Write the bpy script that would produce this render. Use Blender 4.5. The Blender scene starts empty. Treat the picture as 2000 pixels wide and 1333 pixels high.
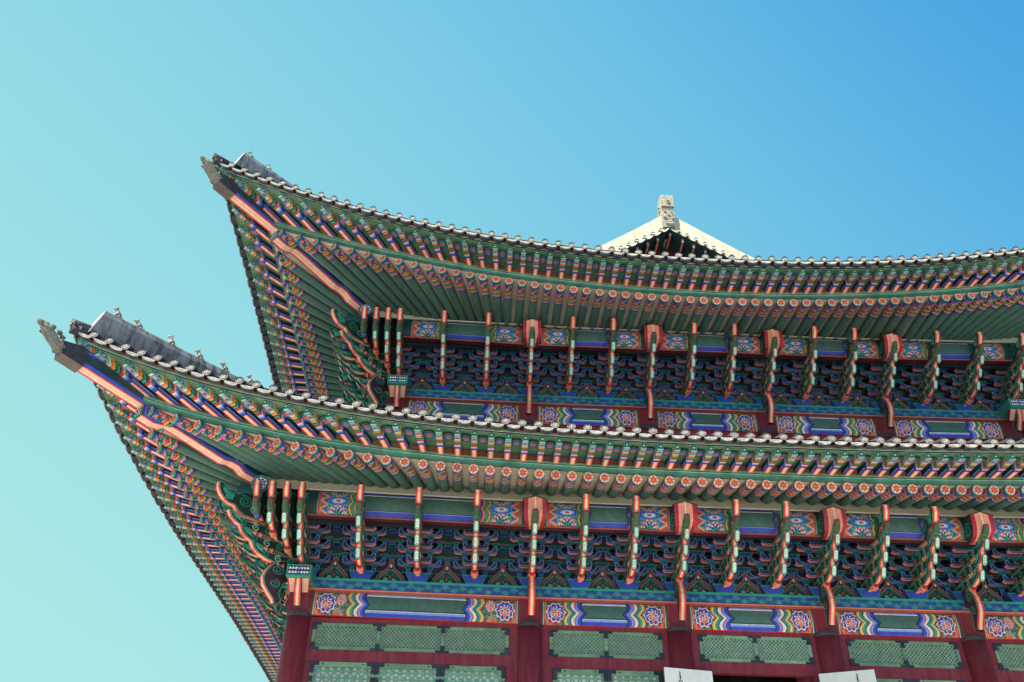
import bpy, math, random
import numpy as np
from mathutils import Matrix, Vector
random.seed(7)
rad = math.radians
SC = bpy.context.scene
COL = SC.collection

# ------------------------------------------------------------------ camera
cam_d = bpy.data.cameras.new("camera")
cam_d.sensor_width = 36.0
cam_d.lens = 36.0 * 1764.5 / 2000.0
cam_d.clip_end = 3000.0
cam = bpy.data.objects.new("camera", cam_d)
COL.objects.link(cam)
SC.camera = cam
_R = Vector((0.99891, -0.04329, 0.01729)); _U = Vector((-0.03955, -0.59085, 0.80581)); _F = Vector((0.02467, 0.80562, 0.59192))
cam.matrix_world = Matrix(((_R.x, _U.x, -_F.x, 4.2987), (_R.y, _U.y, -_F.y, -21.6076), (_R.z, _U.z, -_F.z, 1.6), (0, 0, 0, 1)))

# ------------------------------------------------------------------ sky and sun
SUN_EL, SUN_AZ = rad(45), math.atan2(-0.655, -0.755)      # direction towards the sun, seen from above
wd = bpy.data.worlds.new("World"); SC.world = wd; wd.use_nodes = True
nt = wd.node_tree; nt.nodes.clear()
N = nt.nodes.new; Lk = nt.links.new
sky = N("ShaderNodeTexSky"); sky.sky_type = 'NISHITA'; sky.sun_disc = False
sky.sun_elevation = SUN_EL; sky.sun_rotation = math.pi / 2 - SUN_AZ
sky.air_density = 1.0; sky.dust_density = 0.6; sky.ozone_density = 1.0
tc = N("ShaderNodeTexCoord")
dotn = N("ShaderNodeVectorMath"); dotn.operation = 'DOT_PRODUCT'
_ax = Vector((0.66545, -0.45509, 0.59166))
dotn.inputs[1].default_value = _ax
Lk(tc.outputs["Generated"], dotn.inputs[0])
mp = N("ShaderNodeMapRange"); mp.inputs[1].default_value = -0.6; mp.inputs[2].default_value = 0.6
Lk(dotn.outputs["Value"], mp.inputs[0])
rmp = N("ShaderNodeValToRGB")
EXPO = 1.16
SKY_STOPS = [(0.0, (0.425, 0.818, 0.752)), (.0833 + .0, (0.406, 0.797, 0.762)), (.25, (0.342, 0.751, 0.779)), (.4167, (0.279, 0.690, 0.788)), (.5833, (0.217, 0.615, 0.789)), (.75, (0.152, 0.525, 0.783)), (.9167, (0.080, 0.400, 0.760)), (1.0, (0.055, 0.345, 0.74))]
el = rmp.color_ramp.elements
el[0].position = 0; el[0].color = (*SKY_STOPS[0][1], 1); el[1].position = 1; el[1].color = (*SKY_STOPS[-1][1], 1)
for p_, c_ in SKY_STOPS[1:-1]:
    q_ = el.new(p_); q_.color = (*c_, 1)
Lk(mp.outputs[0], rmp.inputs[0])
tint = N("ShaderNodeMix"); tint.data_type = 'RGBA'; tint.blend_type = 'MIX'; tint.inputs[0].default_value = 0.96
gain = N("ShaderNodeMix"); gain.data_type = 'RGBA'; gain.blend_type = 'MULTIPLY'; gain.inputs[0].default_value = 1.0
SKY_GAIN = 0.975 / (0.1 * 2 ** EXPO * 0.96)
gain.inputs[7].default_value = (SKY_GAIN, SKY_GAIN, SKY_GAIN, 1)
Lk(rmp.outputs[0], gain.inputs[6])
Lk(sky.outputs[0], tint.inputs[6]); Lk(gain.outputs[2], tint.inputs[7])
bg = N("ShaderNodeBackground"); bg.inputs[1].default_value = 0.10
Lk(tint.outputs[2], bg.inputs[0])
wo = N("ShaderNodeOutputWorld"); Lk(bg.outputs[0], wo.inputs[0])

sun_d = bpy.data.lights.new("sun", 'SUN'); sun_d.energy = 4.6; sun_d.angle = rad(0.5); sun_d.color = (1.0, 0.95, 0.86)
sun = bpy.data.objects.new("sun", sun_d); COL.objects.link(sun)
sdir = Vector((math.cos(SUN_EL) * math.cos(SUN_AZ), math.cos(SUN_EL) * math.sin(SUN_AZ), math.sin(SUN_EL)))
sun.rotation_euler = (-sdir).to_track_quat('-Z', 'Y').to_euler()
sun.location = (-40, -40, 60)
vs = SC.view_settings
vs.view_transform = 'Standard'; vs.look = 'None'; vs.gamma = 1.0; vs.use_curve_mapping = False
vs.exposure = EXPO
SC.cycles.max_bounces = 6; SC.cycles.diffuse_bounces = 4; SC.cycles.glossy_bounces = 2

# ------------------------------------------------------------------ palette (linear base colours)
GREEN = (.066, .150, .118); GREEN_L = (.19, .36, .20); GREEN_D = (.018, .050, .050); TEAL = (.028, .34, .235); TEAL_L = (.38, .70, .54)
BLUE = (.040, .075, .46); BLUE_L = (.22, .33, .78); NAVY = (.012, .012, .085); LAV = (.30, .34, .75)
SALMON = (.86, .255, .145); CREAM = (.95, .57, .38); RED = (.64, .035, .035); CRIM = (.42, .02, .045); ROSE = (.72, .24, .22)
MAROON = (.27, .030, .046); BLACK = (.014, .010, .034); ORANGE = (.84, .22, .05); YELLOW = (.70, .38, .06); WHITE = (.82, .80, .72)
BEIGE = (.70, .63, .49); DARK = (.022, .019, .046); TIP = (.40, .38, .33); TILE = (.060, .065, .082); STONEC = (.21, .20, .175)

# ------------------------------------------------------------------ materials
def paint_mat(name, rough=0.55, vary=0.28, scale=9.0, stretch=(1, 1, 1), bump=0.0, fixed=None, streak=0.0, fade=.22):
    m = bpy.data.materials.new(name); m.use_nodes = True
    t = m.node_tree; b = t.nodes["Principled BSDF"]; n = t.nodes.new; l = t.links.new
    b.inputs["Roughness"].default_value = rough
    b.inputs["Specular IOR Level"].default_value = 0.3
    if fixed is None:
        a = t.nodes.new("ShaderNodeVertexColor"); a.layer_name = "Col"; csrc = a.outputs[0]
    else:
        a = n("ShaderNodeRGB"); a.outputs[0].default_value = (*fixed, 1); csrc = a.outputs[0]
    c = n("ShaderNodeTexCoord"); mpg = n("ShaderNodeMapping"); mpg.inputs["Scale"].default_value = stretch
    l(c.outputs["Object"], mpg.inputs[0])
    nz = n("ShaderNodeTexNoise"); nz.inputs["Scale"].default_value = scale; nz.inputs["Detail"].default_value = 6; nz.inputs["Roughness"].default_value = .65
    l(mpg.outputs[0], nz.inputs[0])
    mr = n("ShaderNodeMapRange"); mr.inputs[1].default_value = .3; mr.inputs[2].default_value = .7
    mr.inputs[3].default_value = 1 - vary; mr.inputs[4].default_value = 1 + vary * .6
    l(nz.outputs[0], mr.inputs[0])
    oi = n("ShaderNodeObjectInfo"); orr = n("ShaderNodeMapRange"); orr.inputs[3].default_value = .86; orr.inputs[4].default_value = 1.10
    l(oi.outputs["Random"], orr.inputs[0])
    # fading: patches where the colour has bleached towards a dusty grey
    nf = n("ShaderNodeTexNoise"); nf.inputs["Scale"].default_value = 1.3; nf.inputs["Detail"].default_value = 7; nf.inputs["Roughness"].default_value = .7
    va = n("ShaderNodeVectorMath"); va.operation = 'ADD'; l(c.outputs["Object"], va.inputs[0]); l(oi.outputs["Location"], va.inputs[1]); l(va.outputs[0], nf.inputs[0])
    fr = n("ShaderNodeMapRange"); fr.inputs[1].default_value = .45; fr.inputs[2].default_value = .8; fr.inputs[4].default_value = fade; l(nf.outputs[0], fr.inputs[0])
    fm = n("ShaderNodeMix"); fm.data_type = 'RGBA'; fm.inputs[7].default_value = (.17, .155, .135, 1)
    l(fr.outputs[0], fm.inputs[0]); l(csrc, fm.inputs[6]); csrc = fm.outputs[2]
    mm = n("ShaderNodeMath"); mm.operation = 'MULTIPLY'; l(mr.outputs[0], mm.inputs[0]); l(orr.outputs[0], mm.inputs[1])
    mx = n("ShaderNodeVectorMath"); mx.operation = 'SCALE'
    l(csrc, mx.inputs[0]); l(mm.outputs[0], mx.inputs["Scale"])
    out = mx.outputs[0]
    if streak:
        n2 = n("ShaderNodeTexNoise"); n2.inputs["Scale"].default_value = 2.2; n2.inputs["Detail"].default_value = 5
        m2 = n("ShaderNodeMapping"); m2.inputs["Scale"].default_value = (3.5, 3.5, .5); l(c.outputs["Object"], m2.inputs[0]); l(m2.outputs[0], n2.inputs[0])
        r2 = n("ShaderNodeMapRange"); r2.inputs[1].default_value = .42; r2.inputs[2].default_value = .62; r2.inputs[3].default_value = 1; r2.inputs[4].default_value = 1 - streak
        l(n2.outputs[0], r2.inputs[0])
        v2 = n("ShaderNodeVectorMath"); v2.operation = 'SCALE'; l(out, v2.inputs[0]); l(r2.outputs[0], v2.inputs["Scale"]); out = v2.outputs[0]
    l(out, b.inputs["Base Color"])
    if bump:
        bp = n("ShaderNodeBump"); bp.inputs["Strength"].default_value = bump; bp.inputs["Distance"].default_value = .02
        l(nz.outputs[0], bp.inputs["Height"]); l(bp.outputs[0], b.inputs["Normal"])
    return m
M_PAINT = paint_mat("dancheong_paint", .55, .22, 7.0)
M_GREENWOOD = paint_mat("weathered_green_paint", .6, .42, 3.0, (1, 1, 1), .1)
M_WOOD = paint_mat("maroon_wood", .5, .32, 4.0, (3, 3, .3), .15, fade=.3, streak=.15)
M_TILE = paint_mat("roof_tile", .75, .5, 6.0, (1, 1, 1), .3)
M_STONE = paint_mat("carved_stone", .9, .6, 14.0, (1, 1, 1), .8)
M_PLASTER = paint_mat("weathered_plaster", .85, .35, 5.0, (1, 1, 1), .3, streak=.6)
M_WALLP = paint_mat("lime_plaster", .85, .2, 2.5, (1, 1, 1), .1, fade=.06)
M_VERGE = paint_mat("verge_plaster", .85, .18, 6.0, (1, 1, 1), .25, streak=.22, fade=.08)
M_METAL = paint_mat("dark_metal", .45, .4, 10.0, (1, 1, 1), .2)
M_PAPER = paint_mat("white_door_paper", .8, .12, 2.5, (1, 1, .4), .08, fade=.12)

def ground_mat():
    m = bpy.data.materials.new("court_paving"); m.use_nodes = True
    t = m.node_tree; b = t.nodes["Principled BSDF"]; n = t.nodes.new; l = t.links.new
    c = n("ShaderNodeTexCoord"); br = n("ShaderNodeTexBrick"); br.inputs["Scale"].default_value = 1.0
    br.inputs["Color1"].default_value = (.60, .555, .47, 1); br.inputs["Color2"].default_value = (.52, .48, .41, 1); br.inputs["Mortar"].default_value = (.2, .18, .15, 1)
    br.inputs["Mortar Size"].default_value = .012; br.inputs["Brick Width"].default_value = 1.1; br.inputs["Row Height"].default_value = .7
    l(c.outputs["Object"], br.inputs[0])
    nz = n("ShaderNodeTexNoise"); nz.inputs["Scale"].default_value = .8; nz.inputs["Detail"].default_value = 8; l(c.outputs["Object"], nz.inputs[0])
    mr = n("ShaderNodeMapRange"); mr.inputs[3].default_value = .8; mr.inputs[4].default_value = 1.15; l(nz.outputs[0], mr.inputs[0])
    v = n("ShaderNodeVectorMath"); v.operation = 'SCALE'; l(br.outputs[0], v.inputs[0]); l(mr.outputs[0], v.inputs["Scale"])
    l(v.outputs[0], b.inputs["Base Color"]); b.inputs["Roughness"].default_value = .9
    return m

# ------------------------------------------------------------------ mesh collector
def sub(a, b): return (a[0] - b[0], a[1] - b[1], a[2] - b[2])
def cross(a, b): return (a[1] * b[2] - a[2] * b[1], a[2] * b[0] - a[0] * b[2], a[0] * b[1] - a[1] * b[0])
def norm(a):
    d = math.sqrt(a[0] ** 2 + a[1] ** 2 + a[2] ** 2) or 1
    return (a[0] / d, a[1] / d, a[2] / d)
class MB:
    def __init__(s): s.v = []; s.f = []; s.c = []
    def face(s, pts, col):
        k = len(s.v); s.v.extend(pts); s.f.append(tuple(range(k, k + len(pts)))); s.c.append(col)
    def box(s, x0, x1, y0, y1, z0, z1, col, **k):
        g = lambda n: k.get(n, col)
        s.face([(x0, y0, z0), (x1, y0, z0), (x1, y0, z1), (x0, y0, z1)], g('front'))
        s.face([(x1, y1, z0), (x0, y1, z0), (x0, y1, z1), (x1, y1, z1)], g('back'))
        s.face([(x0, y1, z0), (x0, y0, z0), (x0, y0, z1), (x0, y1, z1)], g('left'))
        s.face([(x1, y0, z0), (x1, y1, z0), (x1, y1, z1), (x1, y0, z1)], g('right'))
        s.face([(x0, y0, z1), (x1, y0, z1), (x1, y1, z1), (x0, y1, z1)], g('top'))
        s.face([(x0, y1, z0), (x1, y1, z0), (x1, y0, z0), (x0, y0, z0)], g('bottom'))
    def grid(s, pts, colf, flip=False):
        """pts[i][j]; colf(i, j) colours quad i, j"""
        k = len(s.v); n = len(pts[0])
        for r in pts: s.v.extend(r)
        for i in range(len(pts) - 1):
            for j in range(n - 1):
                q = (k + i * n + j, k + i * n + j + 1, k + (i + 1) * n + j + 1, k + (i + 1) * n + j)
                s.f.append(q[::-1] if flip else q); s.c.append(colf(i, j) if callable(colf) else colf)
    def disc(s, c, ax, up, r, col, n=16, fn=None, off=0.0, cx=0, cy=0, ry=None):
        """flat patch facing ax at c"""
        ax = norm(ax); e1 = norm(cross(up, ax)); e2 = cross(ax, e1); pts = []
        for i in range(n):
            a = 2 * math.pi * i / n; q = fn(a) if fn else 1.0
            x = cx + r * q * math.cos(a); y = cy + (ry or r) * q * math.sin(a)
            pts.append(tuple(c[k] + ax[k] * off + e1[k] * x + e2[k] * y for k in range(3)))
        s.face(pts, col)
    def tube(s, path, r, col, n=8, caps=True, radii=None):
        rings = []
        for i, p in enumerate(path):
            a = path[max(i - 1, 0)]; b = path[min(i + 1, len(path) - 1)]
            d = norm(sub(b, a)); up = (0, 0, 1) if abs(d[2]) < .9 else (0, 1, 0)
            e1 = norm(cross(up, d)); e2 = cross(d, e1); rr = radii[i] if radii else r
            rings.append([tuple(p[k] + rr * (math.cos(2 * math.pi * j / n) * e1[k] + math.sin(2 * math.pi * j / n) * e2[k]) for k in range(3)) for j in range(n)])
        k = len(s.v)
        for r_ in rings: s.v.extend(r_)
        for i in range(len(rings) - 1):
            for j in range(n):
                s.f.append((k + i * n + j, k + i * n + (j + 1) % n, k + (i + 1) * n + (j + 1) % n, k + (i + 1) * n + j))
                s.c.append(col(i, j) if callable(col) else col)
        if caps:
            cc = col(0, 0) if callable(col) else col
            s.f.append(tuple(k + j for j in range(n))[::-1]); s.c.append(cc)
            e = k + (len(rings) - 1) * n; s.f.append(tuple(e + j for j in range(n))); s.c.append(cc)
    def build(s, name, mat, parent=None, smooth=False, swap=False, label=None):
        o = bpy.data.objects.new(name, s.mesh(name, mat, smooth, swap)); COL.objects.link(o)
        if parent: o.parent = parent
        if label: o["label"] = label
        return o
    def mesh(s, name, mat, smooth=False, swap=False):
        me = bpy.data.meshes.new(name)
        V = [(b, a, c) for a, b, c in s.v] if swap else s.v
        Fc = [f[::-1] for f in s.f] if swap else s.f
        me.from_pydata(V, [], Fc)
        ca = me.color_attributes.new("Col", 'FLOAT_COLOR', 'CORNER')
        ln = np.array([len(f) for f in s.f]); cc = np.array(s.c, dtype=np.float32).reshape(-1, 3)
        arr = np.ones((int(ln.sum()), 4), dtype=np.float32); arr[:, :3] = np.repeat(cc, ln, axis=0)
        ca.data.foreach_set("color", arr.ravel())
        if smooth: me.polygons.foreach_set("use_smooth", [True] * len(me.polygons))
        me.materials.append(mat); me.update()
        return me
def empty(name, loc=(0, 0, 0), parent=None):
    o = bpy.data.objects.new(name, None); o.location = loc; COL.objects.link(o)
    if parent: o.parent = parent
    return o
def inst(name, me, parent, loc=(0, 0, 0), rz=0.0, scale=(1, 1, 1)):
    o = bpy.data.objects.new(name, me); o.parent = parent; o.location = loc; o.rotation_euler = (0, 0, rz); o.scale = scale
    COL.objects.link(o); return o
def copy_tree(o, parent):
    c = o.copy(); COL.objects.link(c); c.parent = parent
    for ch in o.children: copy_tree(ch, c)
    return c

# ------------------------------------------------------------------ polygons on planes
def inset(poly, d):
    n = len(poly); out = []
    A = sum(poly[i][0] * poly[(i + 1) % n][1] - poly[(i + 1) % n][0] * poly[i][1] for i in range(n))
    sg = 1 if A > 0 else -1
    for i in range(n):
        a, b, c = poly[i - 1], poly[i], poly[(i + 1) % n]
        u = (b[0] - a[0], b[1] - a[1]); w = (c[0] - b[0], c[1] - b[1])
        lu = math.hypot(*u) or 1; lw = math.hypot(*w) or 1
        n1 = (-u[1] / lu * sg, u[0] / lu * sg); n2 = (-w[1] / lw * sg, w[0] / lw * sg)
        m = (n1[0] + n2[0], n1[1] + n2[1]); q = max(.35, (m[0] ** 2 + m[1] ** 2) / 2)
        out.append((b[0] + m[0] * d / q, b[1] + m[1] * d / q))
    return out
def prism(mb, poly, w, put, side, edge, lines=()):
    """extrude poly (a, b) by half thickness w; put(a, b, t) gives a point; edge(nx, ny, i) colours edge strips; lines = (d0, d1, colour) inset ribbons"""
    n = len(poly)
    A = sum(poly[i][0] * poly[(i + 1) % n][1] - poly[(i + 1) % n][0] * poly[i][1] for i in range(n))
    if A < 0: poly = poly[::-1]
    for t in (-w, w):
        p = [put(a, b, t) for a, b in poly]
        mb.face(p if t > 0 else p[::-1], side)
        for k, (d0, d1, c) in enumerate(lines):
            e = math.copysign(.0025 * (k + 1), t)
            o, i_ = inset(poly, d0), (inset(poly, d1) if d1 is not None else None)
            if i_ is None:
                q = [put(a, b, t + e) for a, b in o]; mb.face(q if t > 0 else q[::-1], c)
            else:
                for j in range(n):
                    j2 = (j + 1) % n
                    q = [put(*o[j], t + e), put(*o[j2], t + e), put(*i_[j2], t + e), put(*i_[j], t + e)]
                    mb.face(q if t > 0 else q[::-1], c)
    for i in range(n):
        a, b = poly[i], poly[(i + 1) % n]
        dx, dy = b[0] - a[0], b[1] - a[1]; l = math.hypot(dx, dy) or 1
        cols = edge(dy / l, -dx / l, i)
        if isinstance(cols[0], tuple):
            m = len(cols)
            for k in range(m):
                f0, f1 = cols[k][1], cols[k][2]
                t0, t1 = -w + 2 * w * f0, -w + 2 * w * f1
                mb.face([put(*a, t1), put(*a, t0), put(*b, t0), put(*b, t1)], cols[k][0])
        else:
            mb.face([put(*a, w), put(*a, -w), put(*b, -w), put(*b, w)], cols)
def spiral(mb, put, t, cx, cy, r, turns, wd, col, a0=0.0, hand=1, n=26):
    prev = None
    for i in range(n + 1):
        k = i / n; a = a0 + hand * turns * 2 * math.pi * k; rr = r * (1 - .82 * k)
        ww = wd * (1 - .4 * k) / 2
        p = [(cx + (rr + s) * math.cos(a), cy + (rr + s) * math.sin(a)) for s in (-ww, ww)]
        if prev:
            q = [put(*prev[0], t), put(*prev[1], t), put(*p[1], t), put(*p[0], t)]
            mb.face(q if (t * hand) > 0 else q[::-1], col)
        prev = p
STRIPE = [(RED, 0, .21), (SALMON, .21, .35), (CREAM, .35, .65), (SALMON, .65, .79), (RED, .79, 1)]
KNOB = [(CRIM, 0, .14), (RED, .14, .30), (SALMON, .30, .70), (RED, .70, .86), (CRIM, .86, 1)]

# ------------------------------------------------------------------ hall measures
B = 3.6; E_ = 5.539; U_ = 1.631; W = 2 * E_ + 3 * B; LEN = 30.2
ZP, ZP2 = 9.844, 16.458
COLX = [0, E_, E_ + B, E_ + 2 * B, E_ + 3 * B, W]
COLX2 = [U_] + COLX[1:5] + [W - U_]
def rise(x, off, r=.06):                         # columns grow a little towards the corners
    k = abs(x - W / 2) / (W / 2 - off); return r * max(0, (k - .3) / .7) ** 2
class Eave:
    def __init__(s, off, lip, raf, ry, rz): s.off = off; s.lip = lip; s.raf = raf; s.ry = ry; s.rz = rz
    def val(s, q, t, side):
        g0, gt, n, h0, ht, m = q; c = W / 2; den = c - s.off + gt
        Ls = W if side == 0 else LEN
        xi = (c - t) / den if t < c else max(0.0, (t - (Ls - c)) / den)
        xi = min(max(xi, 0.0), 1.05)
        return g0 + (gt - g0) * xi ** n, h0 + (ht - h0) * xi ** m
    def sb(s, t, side=0):
        c = W / 2; Ls = W if side == 0 else LEN; den = c - s.off + s.lip[1]
        xi = min(1.0, max(0.0, (c - t) / den if t < c else (t - (Ls - c)) / den)); f = 1 - .62 * xi ** 5
        return s.ry * f, s.rz * f
    def L(s, t, side=0): return s.val(s.lip, t, side)
    def R(s, t, side=0): return s.val(s.raf, t, side)
LOW = Eave(0.0, (4.055, 5.065, 2.02, 11.951, 13.548, 3.729), (2.69, 3.727, 2.295, 11.594, 12.472, 4.152), .17, .11)
UPP = Eave(U_, (4.672, 5.326, 3.26, 18.263, 20.614, 2.074), (3.371, 3.833, 3.02, 17.906, 19.511, 1.888), .17, .145)

hall = empty("palace_hall")
hall["label"] = "two storey wooden palace hall with curved tiled eaves and multicoloured painted brackets"; hall["category"] = "palace building"

# ------------------------------------------------------------------ ground
gb = MB(); gb.face([(-250, -250, 0), (250, -250, 0), (250, 250, 0), (-250, 250, 0)], (.4, .37, .3))
gr = gb.build("ground", ground_mat()); gr["kind"] = "structure"; gr["label"] = "pale stone paving of the court below the hall"; gr["category"] = "ground"

# ------------------------------------------------------------------ rafters
def hash2(i, j, k=0): 
    x = math.sin(i * 127.1 + j * 311.7 + k * 74.7) * 43758.5453; return x - math.floor(x)
def rafter_col(s, a):
    """painted end of a round rafter: s metres from the end, a angle (0 = straight down)"""
    w = .022 * abs(math.cos(1.5 * a))
    if s < .035: return TEAL
    if s < .045: return BLACK
    if s < .075 - w * .4: return BLUE
    if s < .255 - w:
        q = math.sin(a * 3.0) * math.cos((s - .165) * 38); r = math.sin(a * 7 + s * 60) * math.sin(s * 95)
        if q > .45: return ROSE if r < .35 else CRIM
        if q > .12: return CRIM if r > .3 else (.62, .22, .24)
        if q < -.5: return BLUE if r > -.2 else GREEN_D
        return (TEAL if r > .3 else ((.62, .22, .24) if r < -.3 else GREEN_D))
    if s < .285 - w: return RED
    if s < .315 - w: return YELLOW
    if s < .34 - w: return GREEN_D
    if s < .37 - w: return TEAL
    if s < .385 - w: return CRIM
    if s < .41 - w: return SALMON
    if s < .44 - w: return BLUE
    if s < .452 - w: return BLACK
    return GREEN
def add_flower(mb, c, ax, r):
    up = (0, 0, 1)
    mb.disc(c, ax, up, r * .99, WHITE, 48, lambda a: 1 - .07 * abs(math.sin(4.5 * a)), .002)
    mb.disc(c, ax, up, r * .985, GREEN_D, 16, None, .0005)
    for k in range(9):
        a = 2 * math.pi * (k + .5) / 9 + .17
        mb.disc(c, ax, up, r * .085, (.03, .30, .22), 6, None, .004, r * .80 * math.cos(a), r * .80 * math.sin(a))
    ax_ = norm(ax); e1 = norm(cross(up, ax_)); e2 = cross(ax_, e1)
    def petal(a, r0, r1, wd, col, off):
        pts = []
        for i in range(10):
            t = 2 * math.pi * i / 10; k = .5 + .5 * math.cos(t)
            l = r0 + (r1 - r0) * k; y = wd * math.sin(t) * (.55 + .6 * k)
            x = l * math.cos(a) - y * math.sin(a); z = l * math.sin(a) + y * math.cos(a)
            pts.append(tuple(c[j] + ax_[j] * off + e1[j] * x + e2[j] * z for j in range(3)))
        mb.face(pts, col)
    for k in range(6):
        a = math.pi / 2 + k * math.pi / 3
        petal(a, r * .10, r * .92, r * .34, (.93, .44, .31), .006)
        petal(a, r * .12, r * .78, r * .24, (.86, .17, .11), .008)
        petal(a, r * .12, r * .58, r * .13, (.62, .03, .03), .010)
    mb.disc(c, ax, up, r * .20, YELLOW, 10, None, .012)
def add_rafter(mb, p, d, ln, r, nseg=16):
    """p end point, d inward direction"""
    d = norm(d); up = (0, 0, 1); e1 = norm(cross(up, d)); e2 = cross(d, e1)
    PL = 1.62
    S = [i * .0151 * PL for i in range(31)]; S += [.9, ln * .7, ln] if ln > 1.4 else [ln]
    S = [q for q in S[:-1] if q < ln - .02] + [ln]
    k = len(mb.v)
    for s in S:
        for j in range(nseg):
            a = 2 * math.pi * (j + .5) / nseg
            mb.v.append(tuple(p[q] + d[q] * s + r * (math.sin(a) * e1[q] - math.cos(a) * e2[q]) for q in range(3)))
    for i in range(len(S) - 1):
        sm = (S[i] + S[i + 1]) / 2
        for j in range(nseg):
            a = 2 * math.pi * (j + 1) / nseg
            mb.f.append((k + i * nseg + j, k + (i + 1) * nseg + j, k + (i + 1) * nseg + (j + 1) % nseg, k + i * nseg + (j + 1) % nseg))
            mb.c.append(rafter_col(sm / PL, (a + math.pi) % (2 * math.pi) - math.pi) if sm < .47 * PL else GREEN)
    mb.f.append(tuple(k + j for j in range(nseg))); mb.c.append(GREEN_D)
    add_flower(mb, p, (-d[0], -d[1], -d[2]), r)
def flyer_bands(f):
    for lim, c in ((.05, TEAL_L), (.10, GREEN), (.24, LAV), (.30, BLUE), (.34, ROSE), (.40, TEAL_L), (.44, RED), (.50, ORANGE), (.535, YELLOW), (.575, GREEN_D), (.655, TEAL), (.69, GREEN_D), (.755, RED), (.81, (.78, .62, .50)), (.83, CRIM), (.89, BLUE_L), (.96, BLUE), (1.0, BLACK)):
        if f < lim: return c
    return None
def add_flyer(mb, p, q, w0, w1, h0, h1, paint=.60):
    """square flying rafter; p = bottom centre at the tip, q = bottom centre at the inner end"""
    d = sub(q, p); ln = math.sqrt(d[0] ** 2 + d[1] ** 2 + d[2] ** 2); hx = norm((d[0], d[1], 0)); sx = (hx[1], -hx[0], 0)
    def P(s, x, z):
        w = w0 + (w1 - w0) * min(1, s * 1.4); h = h0 + (h1 - h0) * min(1, s * 1.4)
        return (p[0] + d[0] * s + sx[0] * x * w / 2, p[1] + d[1] * s + sx[1] * x * w / 2, p[2] + d[2] * s + z * h)
    n = 34; S = [paint * i / n for i in range(n + 1)] + [paint + (1 - paint) * i / 3 for i in (1, 2, 3)]
    xs = [-1, -.64, -.46, -.1, .1, .46, .64, 1]
    def bcol(i, j):
        s = (S[i] + S[i + 1]) / 2
        if s < paint:
            f = s / paint; c = flyer_bands(f)
            x = (xs[j] + xs[j + 1]) / 2
            if .05 < f < .36 and abs(x) + abs(f - .2) * 3.2 > .75: return GREEN_L if abs(x) < .9 else TEAL
            if .14 < f < .24 and abs(x) < .32: return SALMON if f < .2 else BLUE
            return c
        return (RED, SALMON, CREAM, CREAM, CREAM, SALMON, RED)[j]
    mb.grid([[P(s, x, 0) for x in xs] for s in S], bcol, True)
    zs = [0, .2, .4, .6, .8, 1]
    for sg in (-1, 1):
        def scol(i, j):
            s = (S[i] + S[i + 1]) / 2; z = (zs[j] + zs[j + 1]) / 2
            s2 = s + .07 * z + .012 * math.sin(z * 9)
            if s2 < paint:
                f = s2 / paint; c = flyer_bands(max(f, .06))
                if .06 < f < .36:
                    r_ = math.hypot((z - .45) * .9, (f - .2) * 2.6)
                    return (SALMON if r_ < .07 else BLUE_L) if r_ < .15 else (BLUE if r_ < .23 else (TEAL if r_ < .3 else GREEN_L))
                return c
            return (BLUE, BLUE_L, BLACK, GREEN_D, GREEN_D)[j]
        mb.grid([[P(s, sg, z) for z in zs] for s in S], scol, sg > 0)
    f = [P(0, -1, 0), P(0, 1, 0), P(0, 1, 1), P(0, -1, 1)]
    mb.face(f, TEAL)
    o = -.003
    def patch(x0, x1, z0, z1, col, o):
        mb.face([tuple(a + hx[k] * o for k, a in enumerate(P(0, x, z))) for x, z in ((x0, z0), (x1, z0), (x1, z1), (x0, z1))], col)
    patch(-.62, .62, .18, .84, BLACK, -.003)
    c = P(0, 0, .5)
    for k in range(5):
        a = math.pi / 2 + k * 2 * math.pi / 5
        mb.disc(c, (-hx[0], -hx[1], 0), (0, 0, 1), w0 * .10, WHITE, 6, None, .006, w0 * .13 * math.cos(a), w0 * .13 * math.sin(a))

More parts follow.
